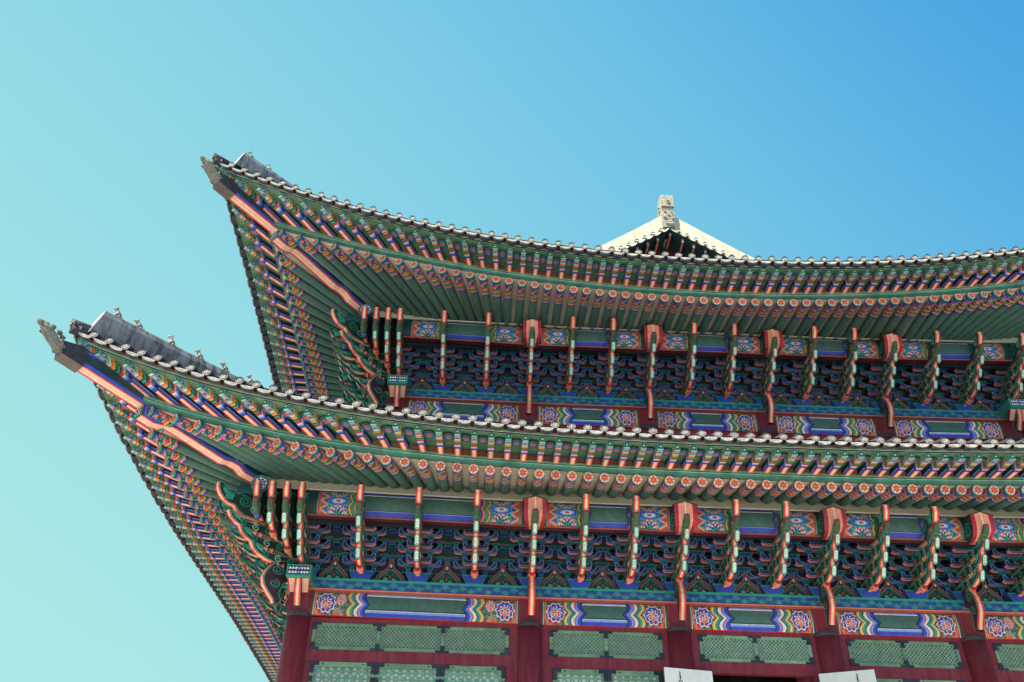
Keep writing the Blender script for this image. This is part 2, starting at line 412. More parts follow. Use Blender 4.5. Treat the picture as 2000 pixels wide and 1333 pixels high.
def rafter_list(ev, side, tmax):
    """ends, directions and lengths of the round rafters of one eave"""
    off = ev.off; out = []
    Xs = off + 3.2 if off else 3.5
    gc = ev.raf[1]
    t_c = off - gc
    ts = []; pit = .385 if off == 0 else .372
    c = W / 2
    t = c + pit / 2
    while t > Xs: t -= pit
    ts = [-3.40, -2.84, -2.32, -1.84, -1.37, -.93, -.50, -.08, .33, .73, 1.15, 1.58, 2.01, 2.44, 2.86, 3.27] if off == 0 else [-1.88, -1.36, -.84, -.32, .18, .66, 1.13, 1.59, 2.03, 2.45, 2.86, 3.26, 3.65, 4.03, 4.41, 4.78]
    left = ts[::-1]; t = left[0] + pit
    lim = tmax
    Ls = W if side == 0 else LEN
    right = []
    while t < min(lim, Ls - Xs): right.append(t); t += pit
    ts += right
    if side == 0:
        ts += [Ls - x for x in left if Ls - x > (right[-1] + pit * .6) and Ls - x < lim]
    slope = .225 if off == 0 else .175
    zp_mid = (ev.raf[3]) + slope * (ev.raf[0] - 1.3)
    for t in ts:
        g, z = ev.R(t, side)
        y = off - g
        if t < Xs: F = (Xs, Xs)
        elif t > Ls - Xs: F = (Ls - Xs, Xs)
        else: F = (t, y + 10)
        dx, dy = F[0] - t, F[1] - y
        # inner height along the purlin line
        kk = max(0, (Xs - t) / (Xs - t_c), (t - (Ls - Xs)) / (Xs - t_c))
        yp = off - 1.3; k = (yp - y) / dy
        zi = zp_mid + (.17 if off == 0 else .50) * min(1, kk * 1.15) ** 1.2
        sl = (zi - z) / (k)
        d = (dx * 1.0, dy * 1.0, sl)
        # stop short of the hip rafter
        kend = (off - .95 - y) / dy
        if t < Xs:
            while kend > .05 and (t + dx * kend) - (y + dy * kend) < .30: kend -= .01
        ln = kend * math.sqrt(dx * dx + dy * dy + sl * sl)
        out.append(((t, y, z), d, max(ln, .6)))
    return out
RR = .121
budget = {"rafter": 104, "flying_rafter": 104}
rest_r, rest_f, flank_r, flank_f = MB(), MB(), MB(), MB()
def swp(p, side): return (p[1], p[0], p[2]) if side else p
for ev, nm, tl in ((LOW, 0, 19.5), (UPP, 1, 22.5)):
    for side in (0, 1):
        tmax = tl if side == 0 else (20.0 if nm == 0 else 8.0)
        if side == 0: tmax = W + 4
        rl_ = rafter_list(ev, side, tmax)
        tc = ev.off - ev.raf[1] - .10; Xf = ev.off + 3.2 if ev.off else 3.5
        gz = ev.R(tc, side); rl_ = [((tc, ev.off - gz[0], gz[1]), (Xf - tc, Xf - ev.off + gz[0], 0.0), 0.0)] + rl_
        for (p, d, ln) in rl_:
            if ln == 0.0: pass
            elif side == 0 and p[0] < (18.6 if nm == 0 else 20.2) and budget["rafter"] > 0:
                mb = MB(); add_rafter(mb, p, d, ln, RR); mb.build("rafter", M_PAINT, hall, True); budget["rafter"] -= 1
            else:
                add_rafter(flank_r if side else rest_r, swp(p, side), swp(d, side), ln, RR, 12)
            # flying rafter on top of it: follows the same plan direction out to the lip line
            dd = norm((d[0], d[1], 0)); g, z = ev.R(p[0], side)
            k = 0.0
            while k < 3.2:
                x, y = p[0] - dd[0] * k, p[1] - dd[1] * k
                gl, hl = ev.L(x, side)
                if y < ev.off - gl + .13 + ev.sb(x, side)[0]: break
                k += .02
            tip = (x, y, hl - .25 + ev.sb(x, side)[1])
            inn = (p[0] + dd[0] * .02, p[1] + dd[1] * .02, z + .262)
            if side == 0 and p[0] < (18.6 if nm == 0 else 20.2) and budget["flying_rafter"] > 0:
                mb = MB(); add_flyer(mb, tip, inn, .128, .150, .145, .22); mb.build("flying_rafter", M_PAINT, hall); budget["flying_rafter"] -= 1
            else:
                add_flyer(flank_f if side else rest_f, swp(tip, side), swp(inn, side), .128, .150, .145, .22, .60 if side == 0 else .52)
def mirror(o, parent=None):
    """the far flank repeats the near one about the middle of the front"""
    c = o.copy(); COL.objects.link(c)
    if parent: c.parent = parent
    else: c.scale = (-1, 1, 1); c.location = (W, 0, 0)
    for ch in o.children: mirror(ch, c)
    return c
for q, nm_, lab in ((rest_r, "rafter", None), (rest_f, "flying_rafter", None), (flank_r, "rafter", "foreshortened round rafters along the flank eaves"), (flank_f, "flying_rafter", "foreshortened square rafter tips along the flank eaves")):
    o = q.build(nm_, M_PAINT, hall, nm_ == "rafter"); o["kind"] = "stuff"
    if lab: o["label"] = lab; mirror(o)

# ------------------------------------------------------------------ eave boards, soffits, plaster
def strip(mb, ev, side, prof, cols, t1=None, n=120):
    """prof: list of functions t -> (y, z); consecutive pairs make a band"""
    Ls = W if side == 0 else LEN
    pts = []
    for fn in prof:
        a = ev.off
        # start where the line meets the diagonal
        lo, hi = -6.5, 3.0
        for _ in range(40):
            m = (lo + hi) / 2
            if fn(m)[0] > m: lo = m
            else: hi = m
        s = lo; e = (Ls - lo) if t1 is None else t1
        row = []
        for i in range(n + 1):
            t = s + (e - s) * i / n; y, z = fn(t); row.append((t, y, z))
        pts.append(row)
    for k in range(len(pts) - 1):
        if cols[k] is not None: mb.grid([pts[k], pts[k + 1]], cols[k])
for ev in (LOW, UPP):
    for side in (0, 1):
        L = lambda t, dy, dz: (lambda gh, q: (ev.off - gh[0] + dy + q[0], gh[1] + dz + q[1]))(ev.L(t, side), ev.sb(t, side))
        R = lambda t, dy, dz: (lambda gh: (ev.off - gh[0] + dy, gh[1] + dz))(ev.R(t, side))
        t1 = None if side == 0 else LEN
        fb = MB()
        strip(fb, ev, side, [lambda t: L(t, .05, .14), lambda t: L(t, .05, -.045), lambda t: L(t, .07, -.05)], [MAROON, MAROON], t1)
        o = fb.build("tile_fascia", M_WOOD, hall, swap=side)
        if side: mirror(o)
        eb = MB()
        strip(eb, ev, side, [lambda t: L(t, .055, -.045), lambda t: L(t, .055, -.098), lambda t: L(t, .057, -.106), lambda t: L(t, .075, -.108), lambda t: L(t, .08, -.128), lambda t: L(t, .10, -.128)], [GREEN_L, WHITE, BLACK, BLACK, GREEN_L], t1)
        strip(eb, ev, side, [lambda t: R(t, -.10, .292), lambda t: R(t, -.105, .228), lambda t: R(t, -.10, .208), lambda t: R(t, -.10, .198), lambda t: R(t, -.095, .148), lambda t: R(t, .03, .112)], [GREEN_L, BLACK, WHITE, TEAL, GREEN], t1)
        o = eb.build("eave_batten", M_GREENWOOD, hall, swap=side)
        if side: mirror(o)
        sb = MB()
        strip(sb, ev, side, [lambda t: L(t, .095, -.112), lambda t: R(t, -.02, .48), lambda t: R(t, -.018, .24)], [(.125, .235, .135), (.105, .205, .125)], t1)
        o = sb.build("soffit_board", M_GREENWOOD, hall, swap=side)
        if side: mirror(o)
        # plaster between the rafters
        slope = .225 if ev.off == 0 else .175
        zin = ev.raf[3] + slope * (ev.raf[0] - 1.3) + .08
        pb = MB()
        def inner(t, ev=ev, zin=zin, side=side):
            Ls = W if side == 0 else LEN
            Xs = ev.off + 3.2 if ev.off else 3.5
            kk = max(0, (Xs - t) / 6.5, (t - (Ls - Xs)) / 6.5)
            return (ev.off - 1.2, zin + (.17 if ev.off == 0 else .50) * min(1, kk * 1.15) ** 1.2 + .22 * max(0, 1 - abs(t - ev.off + 1.2) / 1.4))
        strip(pb, ev, side, [lambda t: R(t, .0, .10), inner], [BEIGE], t1)
        o = pb.build("rafter_plaster", M_WALLP, hall, swap=side)
        if side: mirror(o)

# painted medallions and lotuses on the soffit between the flying rafters (pattern of the boards)
pat = MB()
for ev, nm in ((LOW, 0), (UPP, 1)):
    for side in (0, 1):
        rl = rafter_list(ev, side, (W + 4) if side == 0 else (20.0 if nm == 0 else 8.0))
        for (p, d, ln), (p2, d2, ln2) in zip(rl[:-1], rl[1:]):
            m = tuple((p[k] + p2[k]) / 2 for k in range(3)); dd = norm((d[0] + d2[0], d[1] + d2[1], 0))
            if abs(p2[0] - p[0]) > .7: continue
            t = m[0]
            g, z = ev.R(t, side); gl, hl = ev.L(t, side)
            q0 = ev.sb(t, side); a = (t, ev.off - gl + .095 + q0[0], hl - .112 + q0[1]); b = (t, ev.off - g - .02, z + .48)
            k = .36
            c = (t - dd[0] * (1 - k) * 1.25, a[1] + (b[1] - a[1]) * k, a[2] + (b[2] - a[2]) * k)
            gl2, hl2 = ev.L(c[0], side); g2, z2 = ev.R(c[0], side)
            q0 = ev.sb(c[0], side); a2 = (c[0], ev.off - gl2 + .095 + q0[0], hl2 - .112 + q0[1]); b2 = (c[0], ev.off - g2 - .02, z2 + .48)
            k2 = (c[1] - a2[1]) / (b2[1] - a2[1]); c = (c[0], c[1], a2[2] + (b2[2] - a2[2]) * k2)
            e = .3; tan = norm((1.0, (ev.L(t + e, side)[0] - ev.L(t - e, side)[0]) * -1 / (2 * e), (ev.L(t + e, side)[1] - ev.L(t - e, side)[1]) / (2 * e) * .8))
            inv = norm(sub(b2, a2)); ax = cross(inv, tan); ax = norm(ax if ax[2] < 0 else (-ax[0], -ax[1], -ax[2]))
            S = lambda v: swp(v, side)
            for q, (r, col) in enumerate(((.14, BLACK), (.128, TEAL), (.108, GREEN_D), (.096, BLUE), (.076, LAV), (.06, NAVY), (.048, ORANGE), (.02, RED))):
                pat.disc(S(c), S(ax), S(inv), r, col, 18, None, .042 + .003 * q, 0, 0, r * 1.5)
            # lotus on the upright board at the inner end
            lc = (t, ev.off - g - .028, z + .43)
            for q in range(8):
                an = math.pi / 8 + q * math.pi / 4
                for rr_, cl, of in ((.034, (.85, .25, .16), .012), (.015, (.40, .03, .04), .016)):
                    e1x, e1z = math.cos(an), math.sin(an)
                    pts = []
                    for i in range(8):
                        u = 2 * math.pi * i / 8; l = .044 + .034 * math.cos(u) * (rr_ / .034); w_ = .019 * math.sin(u) * (rr_ / .034)
                        px, pz = l * e1x - w_ * e1z, l * e1z + w_ * e1x
                        pts.append(S((lc[0] + px * 1.35, lc[1] - of, lc[2] - .03 + pz * .9)))
                    pat.face(pts if not side else pts[::-1], cl)
pat.build("soffit_medallion", M_PAINT, hall)["kind"] = "stuff"

# ------------------------------------------------------------------ roof tiles
def eave_tiles(ev, side, tlim):
    body, ends = MB(), MB()
    Ls = W if side == 0 else LEN
    t = ev.off - ev.lip[1] + .12; pit = .372
    e = min(Ls - t, tlim); n = int((e - t) / pit)
    for i in range(n + 1):
        a = t + i * pit; b = a + pit; m = (a + b) / 2
        def Q(x, dy, dz):
            g, h = ev.L(x, side); return (x, ev.off - g + dy, h + dz)
        # concave tile lip: sagging plate leaning back
        k = 7; hw = pit / 2 - .042
        top, bot, und = [], [], []
        jit = random.uniform(-.008, .008)
        for j in range(k + 1):
            s = -1 + 2 * j / k; x = m + s * hw
            sag = .046 * s * s
            bot.append(Q(x, -.0 + jit, .0 + sag + jit)); top.append(Q(x, .03 + jit, 0.0 + .096 - .035 * s * s + sag * .8 + jit)); und.append(Q(x, .05, -.045 + sag * 1.2))
        ends.grid([top, bot], TIP); 
        ends.grid([bot, [(p[0], p[1] + .03, p[2] - .004) for p in bot]], TIP)
        # relief marks on the plate
        for q in range(9):
            s = -.8 + 1.6 * q / 8 + random.uniform(-.05, .05); x = m + s * hw
            f0 = .25 + .3 * hash2(i, q); p0 = Q(x, .03 * f0 - .006 + jit, .09 * f0 + .045 * s * s + jit)
            dx = .028 * (1 if q % 2 else -1)
            p1 = Q(x + dx, .03 * (f0 + .25) - .006 + jit, .09 * (f0 + .25) + .045 * s * s + jit)
            ends.face([p0, (p0[0] + .008, p0[1], p0[2] - .007), (p1[0] + .008, p1[1], p1[2] - .007), p1], (.17, .165, .15))
        ll = max(.05, min(1.0, (a - (ev.off - ev.L(a, side)[0])) * .75)) if a < ev.off else 1.0
        inn = [(p[0], p[1] + ll, p[2] + .42 * ll) for p in und]
        body.grid([inn, und], TILE); body.grid([und, [(p[0], p[1] + .04, p[2] + .012) for p in bot]], TILE)
        body.grid([top, [(p[0], p[1] + ll, p[2] + .42 * ll) for p in top]], TILE, True)
        # convex tile and its round end
        r = .086
        c = Q(a, .02 + random.uniform(-.01, .01), .172 + random.uniform(-.006, .006)); axis = norm((0, 1, .30))
        body.tube([tuple(c[k] + axis[k] * s for k in range(3)) for s in (.022, .35 * ll, .36 * ll, .7 * ll, .71 * ll, 1.2 * ll)], r, TILE, 12, False, [r, r * .97, r * 1.03, r * .99, r * 1.04, r])
        ends.tube([tuple(c[k] + axis[k] * s for k in range(3)) for s in (0, .022)], r * 1.08, TILE, 18, False)
        nax = (0, -1, .12)
        ends.disc(c, nax, (0, 0, 1), r * 1.08, TIP, 20, None, 0.0); ends.disc(c, nax, (0, 0, 1), r * 1.18, (.09, .09, .095), 20, None, -.012)
        ends.disc(c, nax, (0, 0, 1), r * .90, (.08, .078, .075), 18, None, .003)
        ends.disc(c, nax, (0, 0, 1), r * .68, TIP, 18, None, .006)
        for q in range(4):
            an = q * math.pi / 2 + .6 + i; ends.disc(c, nax, (0, 0, 1), r * .15, (.13, .125, .12), 6, None, .009, r * .42 * math.cos(an), r * .36 * math.sin(an))
    return body, ends
for ev, tls in ((LOW, (W + 6, 20.5)), (UPP, (W + 6, 9.0))):
    for side in (0, 1):
        b_, e_ = eave_tiles(ev, side, tls[side])
        ro = b_.build("eave_tiles", M_TILE, hall, True, side)
        e_.build("tile_ends", M_STONE, ro, False, side)
        if side: mirror(ro)
def roof_sheet(ev, inner_off, z_in, side, t1):
    """sheet of tiled roof from the eave up to an inner line"""
    mb = MB(); Ls = W if side == 0 else LEN
    t0 = ev.off - ev.lip[1]; n = 60; rows = []
    for j in range(9):
        v = j / 8; row = []
        for i in range(n + 1):
            k = i / n; t = t0 + (Ls - 2 * t0) * k; g, h = ev.L(t, side)
            x = t + (inner_off + (Ls - 2 * inner_off) * k - t) * v
            y = ev.off - g + .03 + (inner_off - (ev.off - g)) * v
            z = h + .13 + (z_in - h - .13) * v ** 1.45
            row.append((x, y, z))
        rows.append(row)
    mb.grid(rows, TILE, False)
    return mb
for side in (0, 1):
    o = roof_sheet(LOW, U_ + .1, 15.25, side, None).build("tiled_roof", M_TILE, hall, False, side)
    if side: mirror(o)
    o = roof_sheet(UPP, 4.5 if side == 0 else 6.5, 23.6, side, None).build("tiled_roof", M_TILE, hall, False, side)
    if side: mirror(o)

# ------------------------------------------------------------------ hip rafters, dragon heads, hip ridges
def diag_put(d, z, t): return (d + t * .7071, d - t * .7071, z)
def hip(ev, dz, dd, ridge_top):
    b1, b2, sl = MB(), MB(), MB()
    sh = lambda pts: [(a + dd, z + dz) for a, z in pts]
    shear = .0 if dd == 0 else -.115
    low = sh([(-.9, 11.80), (-1.38, 11.88), (-1.62, 11.92), (-1.76, 12.03), (-1.9, 12.055), (-2.05, 12.02), (-2.2, 12.06), (-3.0, 12.27), (-3.16, 12.28), (-3.25, 12.22), (-3.4, 12.18), (-3.62, 12.24), (-3.64, 12.52), (-2.2, 12.50), (-.9, 12.42)])
    low = [(a, z + shear * max(0, (a - dd) + 3.6)) for a, z in low]
    up = sh([(-1.2, 12.40), (-3.5, 12.47), (-4.82, 12.80), (-5.02, 12.86), (-5.02, 13.10), (-4.6, 13.17), (-3.6, 13.05), (-1.2, 12.95)])
    wide = [(RED, 0, .13), (SALMON, .13, .24), (WHITE, .24, .27), (CREAM, .27, .40), (WHITE, .40, .44), (SALMON, .44, .56), (WHITE, .56, .60), (CREAM, .60, .73), (WHITE, .73, .76), (SALMON, .76, .87), (RED, .87, 1)]
    ed = lambda nx, nz, i: wide if nz < .25 else GREEN_D
    for mb, poly, w in ((b1, low, .165), (b2, up, .165)):
        prism(mb, poly, w, diag_put, GREEN_D, ed, ((.0, .035, BLUE), (.035, .048, BLUE_L), (.048, .10, BLUE)))
    for s in (-1, 1):
        for (a, z, h) in ((-1.75, 12.2, 1), (-3.3, 12.36, -1)):
            spiral(b1, diag_put, .173 * s, a + dd, z + dz + shear * max(0, a + 3.6), .14, 1.6, .03, BLUE_L, 2.2, h)
    # end face: framed openwork pattern
    a0, z0, z1 = -3.645 + dd, 12.235 + dz, 12.53 + dz
    def fp(t0, t1, za, zb, c, o): b1.face([diag_put(a0 - o, za, t0), diag_put(a0 - o, za, t1), diag_put(a0 - o, zb, t1), diag_put(a0 - o, zb, t0)][::-1], c)
    fp(-.18, .18, z0 - .02, z1, TEAL, .004); fp(-.145, .145, z0 + .015, z1 - .03, NAVY, .008)
    for i in (-1, 0, 1):
        for j in (0, 1, 2):
            b1.disc(diag_put(a0 - .008, z0 + .06 + j * .085, i * .09), (-1, -1, 0), (0, 0, 1), .03, WHITE, 7, lambda a: 1 + .3 * math.cos(3 * a), .004)
    h1 = b1.build("hip_rafter", M_PAINT, hall); b2.build("upper_hip_rafter", M_PAINT, h1)
    mirror(h1)
    sleeve = sh([(-4.74, 12.735), (-5.10, 12.83), (-5.13, 13.14), (-4.82, 13.22), (-4.70, 13.05)])
    prism(sl, sleeve, .19, diag_put, (.05, .042, .045), lambda nx, nz, i: (.12, .085, .075))
    h2 = sl.build("metal_sleeve", M_METAL, hall)
    mirror(h2)
    # dragon head
    hd = MB(); rings = []
    prof = [(-5.06, 12.98, .15, .13), (-5.12, 13.02, .20, .19), (-5.18, 13.07, .185, .185), (-5.26, 13.15, .20, .20), (-5.34, 13.24, .19, .19), (-5.41, 13.31, .18, .175), (-5.48, 13.36, .155, .15), (-5.52, 13.385, .10, .09)]
    n = 14
    prof = [(-5.06 + (a + 5.06) * .86, 12.98 + (z - 12.98) * .88, rw * .93, rh * .93) for a, z, rw, rh in prof]
    for k, (a, z, rw, rh) in enumerate(prof):
        row = []
        for j in range(n):
            an = 2 * math.pi * j / n
            bump_ = 1 + .10 * math.sin(5 * an + k * 1.7) + .06 * math.sin(9 * an + 3 * k)
            t = 1.12 * rw * math.cos(an) * bump_; q = 1.12 * rh * math.sin(an) * bump_
            row.append(diag_put(a + dd - q * .45, z + dz + q * .85, t))
        row.append(row[0]); rings.append(row)
    hd.grid(rings, lambda i, j: STONEC); hd.face(rings[-1][:-1], STONEC)
    for s in (-1, 1):
        for (a, z, t, r) in ((-5.33, 13.40, .10, .05), (-5.42, 13.42, .07, .04), (-5.22, 13.32, .13, .05), (-5.16, 13.24, .12, .05)):
            hd.tube([diag_put(a + dd + .02, z + dz - .04, t * s), diag_put(a + dd - .01, z + dz, t * s), diag_put(a + dd - .04, z + dz + .045, t * s * 1.05)], r, STONEC, 8, True, [r, r * 1.1, r * .35])
        hd.tube([diag_put(-5.3 + dd, 13.22 + dz, .17 * s), diag_put(-5.36 + dd, 13.3 + dz, .175 * s), diag_put(-5.46 + dd, 13.33 + dz, .15 * s)], .028, STONEC, 6)
        hd.tube([diag_put(-5.14 + dd, 13.0 + dz, .19 * s), diag_put(-5.17 + dd, 13.1 + dz, .22 * s), diag_put(-5.13 + dd, 13.22 + dz, .19 * s)], .035, STONEC, 6, True, [.04, .045, .015])
    for k in range(4):
        a = -5.50 + .035 * k
        hd.tube([diag_put(a + dd, 13.30 + dz - .02 * k, .09), diag_put(a + dd - .01, 13.26 + dz - .02 * k, .09)], .014, TIP, 5, True, [.014, .003])
    # upper snout curl
    hd.tube([diag_put(-5.44 + dd, 13.40 + dz, 0), diag_put(-5.54 + dd, 13.45 + dz, 0), diag_put(-5.57 + dd, 13.50 + dz, 0)], .06, STONEC, 8, True, [.09, .06, .02])
    h2 = hd.build("dragon_head", M_STONE, hall, True)
    mirror(h2)
    # hip ridge: plastered wall along the hip
    rb = MB(); d0 = -4.68 if dd == 0 else -3.15
    zt = ridge_top; zb = zt - (.78 if dd == 0 else .72)
    hw = .19
    L_ = 6.2; n = 16; rows = []
    sec = [(-hw, 0.0), (-hw * 1.02, .72), (-hw * .8, .93), (0, 1.0), (hw * .8, .93), (hw * 1.02, .72), (hw, 0.0)]
    for i in range(n + 1):
        k = i / n; d = d0 + L_ * k; lift = .10 * max(0, .25 - k) + 1.1 * max(0, k - .55) ** 1.6
        row = []
        for t, f in sec:
            lean = -.16 * (1 - f) if i == 0 else 0.0
            row.append(diag_put(d + lean, zb + (zt - zb) * f + lift, t))
        rows.append(row)
    rb.grid(rows, (.30, .29, .285))
    rb.face([diag_put(d0 - .16 * (1 - f), zb + (zt - zb) * f + .025, t) for t, f in sec], (.62, .60, .55))
    h2 = rb.build("hip_ridge", M_PLASTER, hall)
    mirror(h2)
    # corner tiles at the very tip
    cb = MB(); ce = MB()
    g, h = ev.L(ev.off - ev.lip[1]); c = (ev.off - g - .02, ev.off - g - .02, h + .22)
    ax = norm((1, 1, .12))
    cb.tube([tuple(c[k] + ax[k] * s for k in range(3)) for s in (.03, .25, .45)], .098, TILE, 12, True)
    cb.tube([tuple(c[k] + ax[k] * s - (0, 0, .16)[k] for k in range(3)) for s in (.03, .2, .45)], .11, TILE, 10, True)
    ce.tube([tuple(c[k] + ax[k] * s for k in range(3)) for s in (0, .03)], .105, TIP, 16, False); ce.disc(c, (-1, -1, .4), (0, 0, 1), .105, TIP, 18); ce.disc(c, (-1, -1, .4), (0, 0, 1), .085, (.3, .29, .26), 18, None, .004); ce.disc(c, (-1, -1, .4), (0, 0, 1), .07, TIP, 18, None, .007)
    q = cb.build("corner_tile", M_TILE, hall, True); ce.build("tile_ends", M_STONE, q); mirror(q)
hip(LOW, 0.0, 0.0, 14.385)
hip(UPP, 7.06, 1.60, 21.55)

# ------------------------------------------------------------------ little guardian figures on the hip ridges
def figurine(kind, s=1.0):
    mb = MB()
    c = (.34, .32, .27)
    # haunches and chest, seated, facing -x
    mb.tube([(.07, 0, 0), (.06, 0, .05), (.03, 0, .11), (-.01, 0, .16), (-.035, 0, .20)], .07, c, 10, True, [.07, .08, .072, .06, .05])
    hx, hz = ((-.07, .26), (-.09, .24), (-.05, .27), (-.08, .25))[kind % 4]
    mb.tube([(-.03, 0, .19), (hx * .7, 0, hz - .02), (hx - .01, 0, hz), (hx - .07, 0, hz - .015)], .05, c, 10, True, [.045, .047, .04, .02])
    mb.tube([(hx + .03, .03, hz + .02), (hx + .045, .035, hz + .065)], .015, c, 6, True, [.018, .005])
    mb.tube([(hx + .03, -.03, hz + .02), (hx + .045, -.035, hz + .065)], .015, c, 6, True, [.018, .005])
    for y in (-.035, .035):
        mb.tube([(-.02, y, .14), (-.055, y, .08), (-.06, y, 0), (-.085, y, 0)], .02, c, 7, True, [.026, .021, .02, .014])
        mb.tube([(.04, y * 1.6, .06), (-.01, y * 1.7, .03), (-.035, y * 1.6, .0)], .024, c, 7, True, [.035, .026, .018])
    if kind % 2: mb.tube([(.10, 0, .02), (.14, 0, .08), (.12, 0, .15)], .015, c, 6, True, [.022, .018, .006])
    return mb
figs = [(-4.46, 14.40, 0, "stone guardian figurine nearest the tip of the lower hip ridge, leaning outward"), (-4.07, 14.37, 1, "second stone guardian figurine from the tip of the lower hip ridge"),
        (-3.46, 14.37, 2, "third stone guardian figurine from the tip of the lower hip ridge"), (-2.91, 14.37, 3, "fourth stone guardian figurine from the tip of the lower hip ridge"),
        (-2.39, 14.37, 1, "fifth stone guardian figurine, where the lower hip ridge sinks behind the tiles"), (-1.85, 14.37, 0, "innermost stone guardian figurine of the lower hip ridge, beside the upper eave"),
        (-2.97, 21.545, 0, "stone guardian figurine nearest the tip of the upper hip ridge"), (-2.52, 21.535, 2, "second stone guardian figurine on the short upper hip ridge")]
for d, z, k, lab in figs:
    r = figurine(k).build("guardian_figurine", M_STONE, None, True)
    r.location = (d, d, z - .015); r.rotation_euler = (0, 0, rad(45)); r["label"] = lab; r["category"] = "roof figurine"; r["group"] = "guardian figurines on the hip ridges"

# ------------------------------------------------------------------ painted beams
def wave(v): return .5 - abs(math.sin(math.pi * (v * 1.5 + .25)))        # scalloped band edge
def lotus_col(x, y):
    """petalled lotus seen face on, radius 1"""
    r = math.hypot(x, y); a = math.atan2(y, x)
    if r > 1: return None
    sc = .92 + .08 * math.cos(10 * a)
    if r > sc * .96: return CRIM
    if r > sc * .86: return WHITE
    if r > .60 + .07 * math.cos(8 * a): return BLUE if (r < .76 or math.cos(8 * a) < .2) else BLUE_L
    # petals
    for k, (ang, ln, wd) in enumerate(((90, .62, .17), (35, .58, .17), (145, .58, .17), (-10, .52, .16), (190, .52, .16), (62, .46, .13), (118, .46, .13))):
        c, s = math.cos(rad(ang)), math.sin(rad(ang)); u = x * c + (y + .22) * s; w = -x * s + (y + .22) * c
        e = ((u - ln * .55) / (ln * .5)) ** 2 + (w / wd) ** 2
        if e < .25: return RED
        if e < .72: return (.88, .66, .58)
        if e < 1: return CRIM
    if y < -.32 and abs(x) < .25: return ORANGE
    return (.88, .66, .58) if (math.sin(9 * a + r * 16) > .1) else BLUE
def beam_col(s, v, big=False):
    """painted end of a beam; s = distance from the end in beam heights, v = 0 bottom .. 1 top"""
    if s < .05: return GREEN_D
    if s < .10: return TEAL
    if s < .115: return WHITE
    if s < .13: return BLACK
    if s < .19: return ORANGE if big or v > .2 else RED
    shift = .55 if big else 0.0
    w = wave(v) * .22
    q = s - shift
    for lim, c in ((1.02, None), (1.06, BLACK), (1.14, YELLOW), (1.20, (.85, .62, .25)), (1.22, BLACK), (1.30, TEAL), (1.37, GREEN), (1.39, BLACK), (1.46, WHITE), (1.53, (.85, .62, .55)), (1.58, CRIM), (1.66, BLUE_L), (1.80, BLUE), (1.86, BLACK)):
        if q < lim + w:
            if c is not None: return c
            break
    else: return None
    c = lotus_col((s - .62) / .45, (v - .52) / .47)
    if c: return c
    if big and s > .95:
        c = lotus_col((s - 1.25) / .24, (v - .68) / .27)
        if c: return c if c != BLUE else ROSE
        c = lotus_col((s - 1.1) / .3, (v - .05) / .3)
        if c: return ORANGE if c in (WHITE, (.88, .66, .58)) else (TEAL if c == BLUE else c)
    t = math.sin(s * 21 + 3 * v) * math.cos(v * 17 - s * 5)
    if v < .35 and s < .45: return RED if t > .2 else (TEAL if t < -.4 else ORANGE)
    return TEAL if t > .25 else (BLACK if -.1 < t < .05 else (RED if t < -.75 else GREEN))
def beam_mesh(ln, h, big, name):
    mb = MB(); st = .0125; nv = int(h / st)
    pl = (2.0 + (.55 if big else 0)) * h + .05
    ns = int(pl / st)
    vz = [h * k / nv for k in range(nv + 1)]
    yv = lambda z: -.13 - .045 * math.sin(math.pi * min(1, max(0, z / h)))      # slightly rounded face
    def midc(v):
        if v < .17: return BLUE
        if v < .24: return BLUE_L
        if v < .275: return WHITE
        if v < .32: return BLACK
        if v < .86: return GREEN
        if v < .89: return BLACK
        if v < .93: return WHITE
        return BLUE_L
    for sg in (0, 1):
        xs = [k * st for k in range(ns + 1)]
        pts = [[((x if not sg else ln - x), yv(z), z) for z in vz] for x in xs]
        cols = [[beam_col((xs[i] + st / 2) / h, (k + .5) / nv, big) or midc((k + .5) / nv) for k in range(nv)] for i in range(ns)]
        mb.grid(pts, lambda i, j: cols[i][j], not sg == 1)
    x0, x1 = ns * st, ln - ns * st
    mb.grid([[(x0, yv(z), z) for z in vz], [(x1, yv(z), z) for z in vz]], lambda i, j: midc((j + .5) / nv), True)
    mb.face([(0, .12, 0), (ln, .12, 0), (ln, -.13, 0), (0, -.13, 0)], RED)
    mb.face([(0, -.13, h), (ln, -.13, h), (ln, .12, h), (0, .12, h)], GREEN_D)
    return mb.mesh(name, M_PAINT)
CR = .30
def sides(off):
    """(rotation, position function) of the front and of the flank"""
    return ((0.0, lambda x: (x, off, 0)), (-math.pi / 2, lambda x: (off, x, 0)))
def flank_inst(name, me, x0, ln, z, off, side, lift=0.0, end=0):
    """mesh built along +x facing -y; on the flank it runs along y facing -x; end bays rise by lift at the corner"""
    th = math.atan(lift / ln)
    if side == 0:
        o = inst(name, me, hall, (x0, off, z + (lift if end < 0 else 0)))
        o.rotation_euler = (0, th if end < 0 else (-th if end > 0 else 0), 0)
    else:
        o = inst(name, me, hall, (off, x0 + ln, z), -math.pi / 2); o.rotation_euler = (0, -th if end < 0 else 0, -math.pi / 2)
    return o
beam_cache = {}
for off, cols, z, h in ((0.0, COLX, 8.975, .56), (U_, COLX2, 15.57, .60)):
    for side in (0, 1):
        xs = cols if side == 0 else cols[:3]
        for bi, (a, b) in enumerate(zip(xs[:-1], xs[1:])):
            ln = round(b - a - 2 * CR + .06, 3); en = -1 if bi == 0 else (1 if bi == 4 else 0)
            key = (ln, h)
            if key not in beam_cache: beam_cache[key] = beam_mesh(ln, h, ln > 4.5, "painted_beam")
            flank_inst("painted_beam", beam_cache[key], a + CR - .03, ln, z, off, side, .065, en)
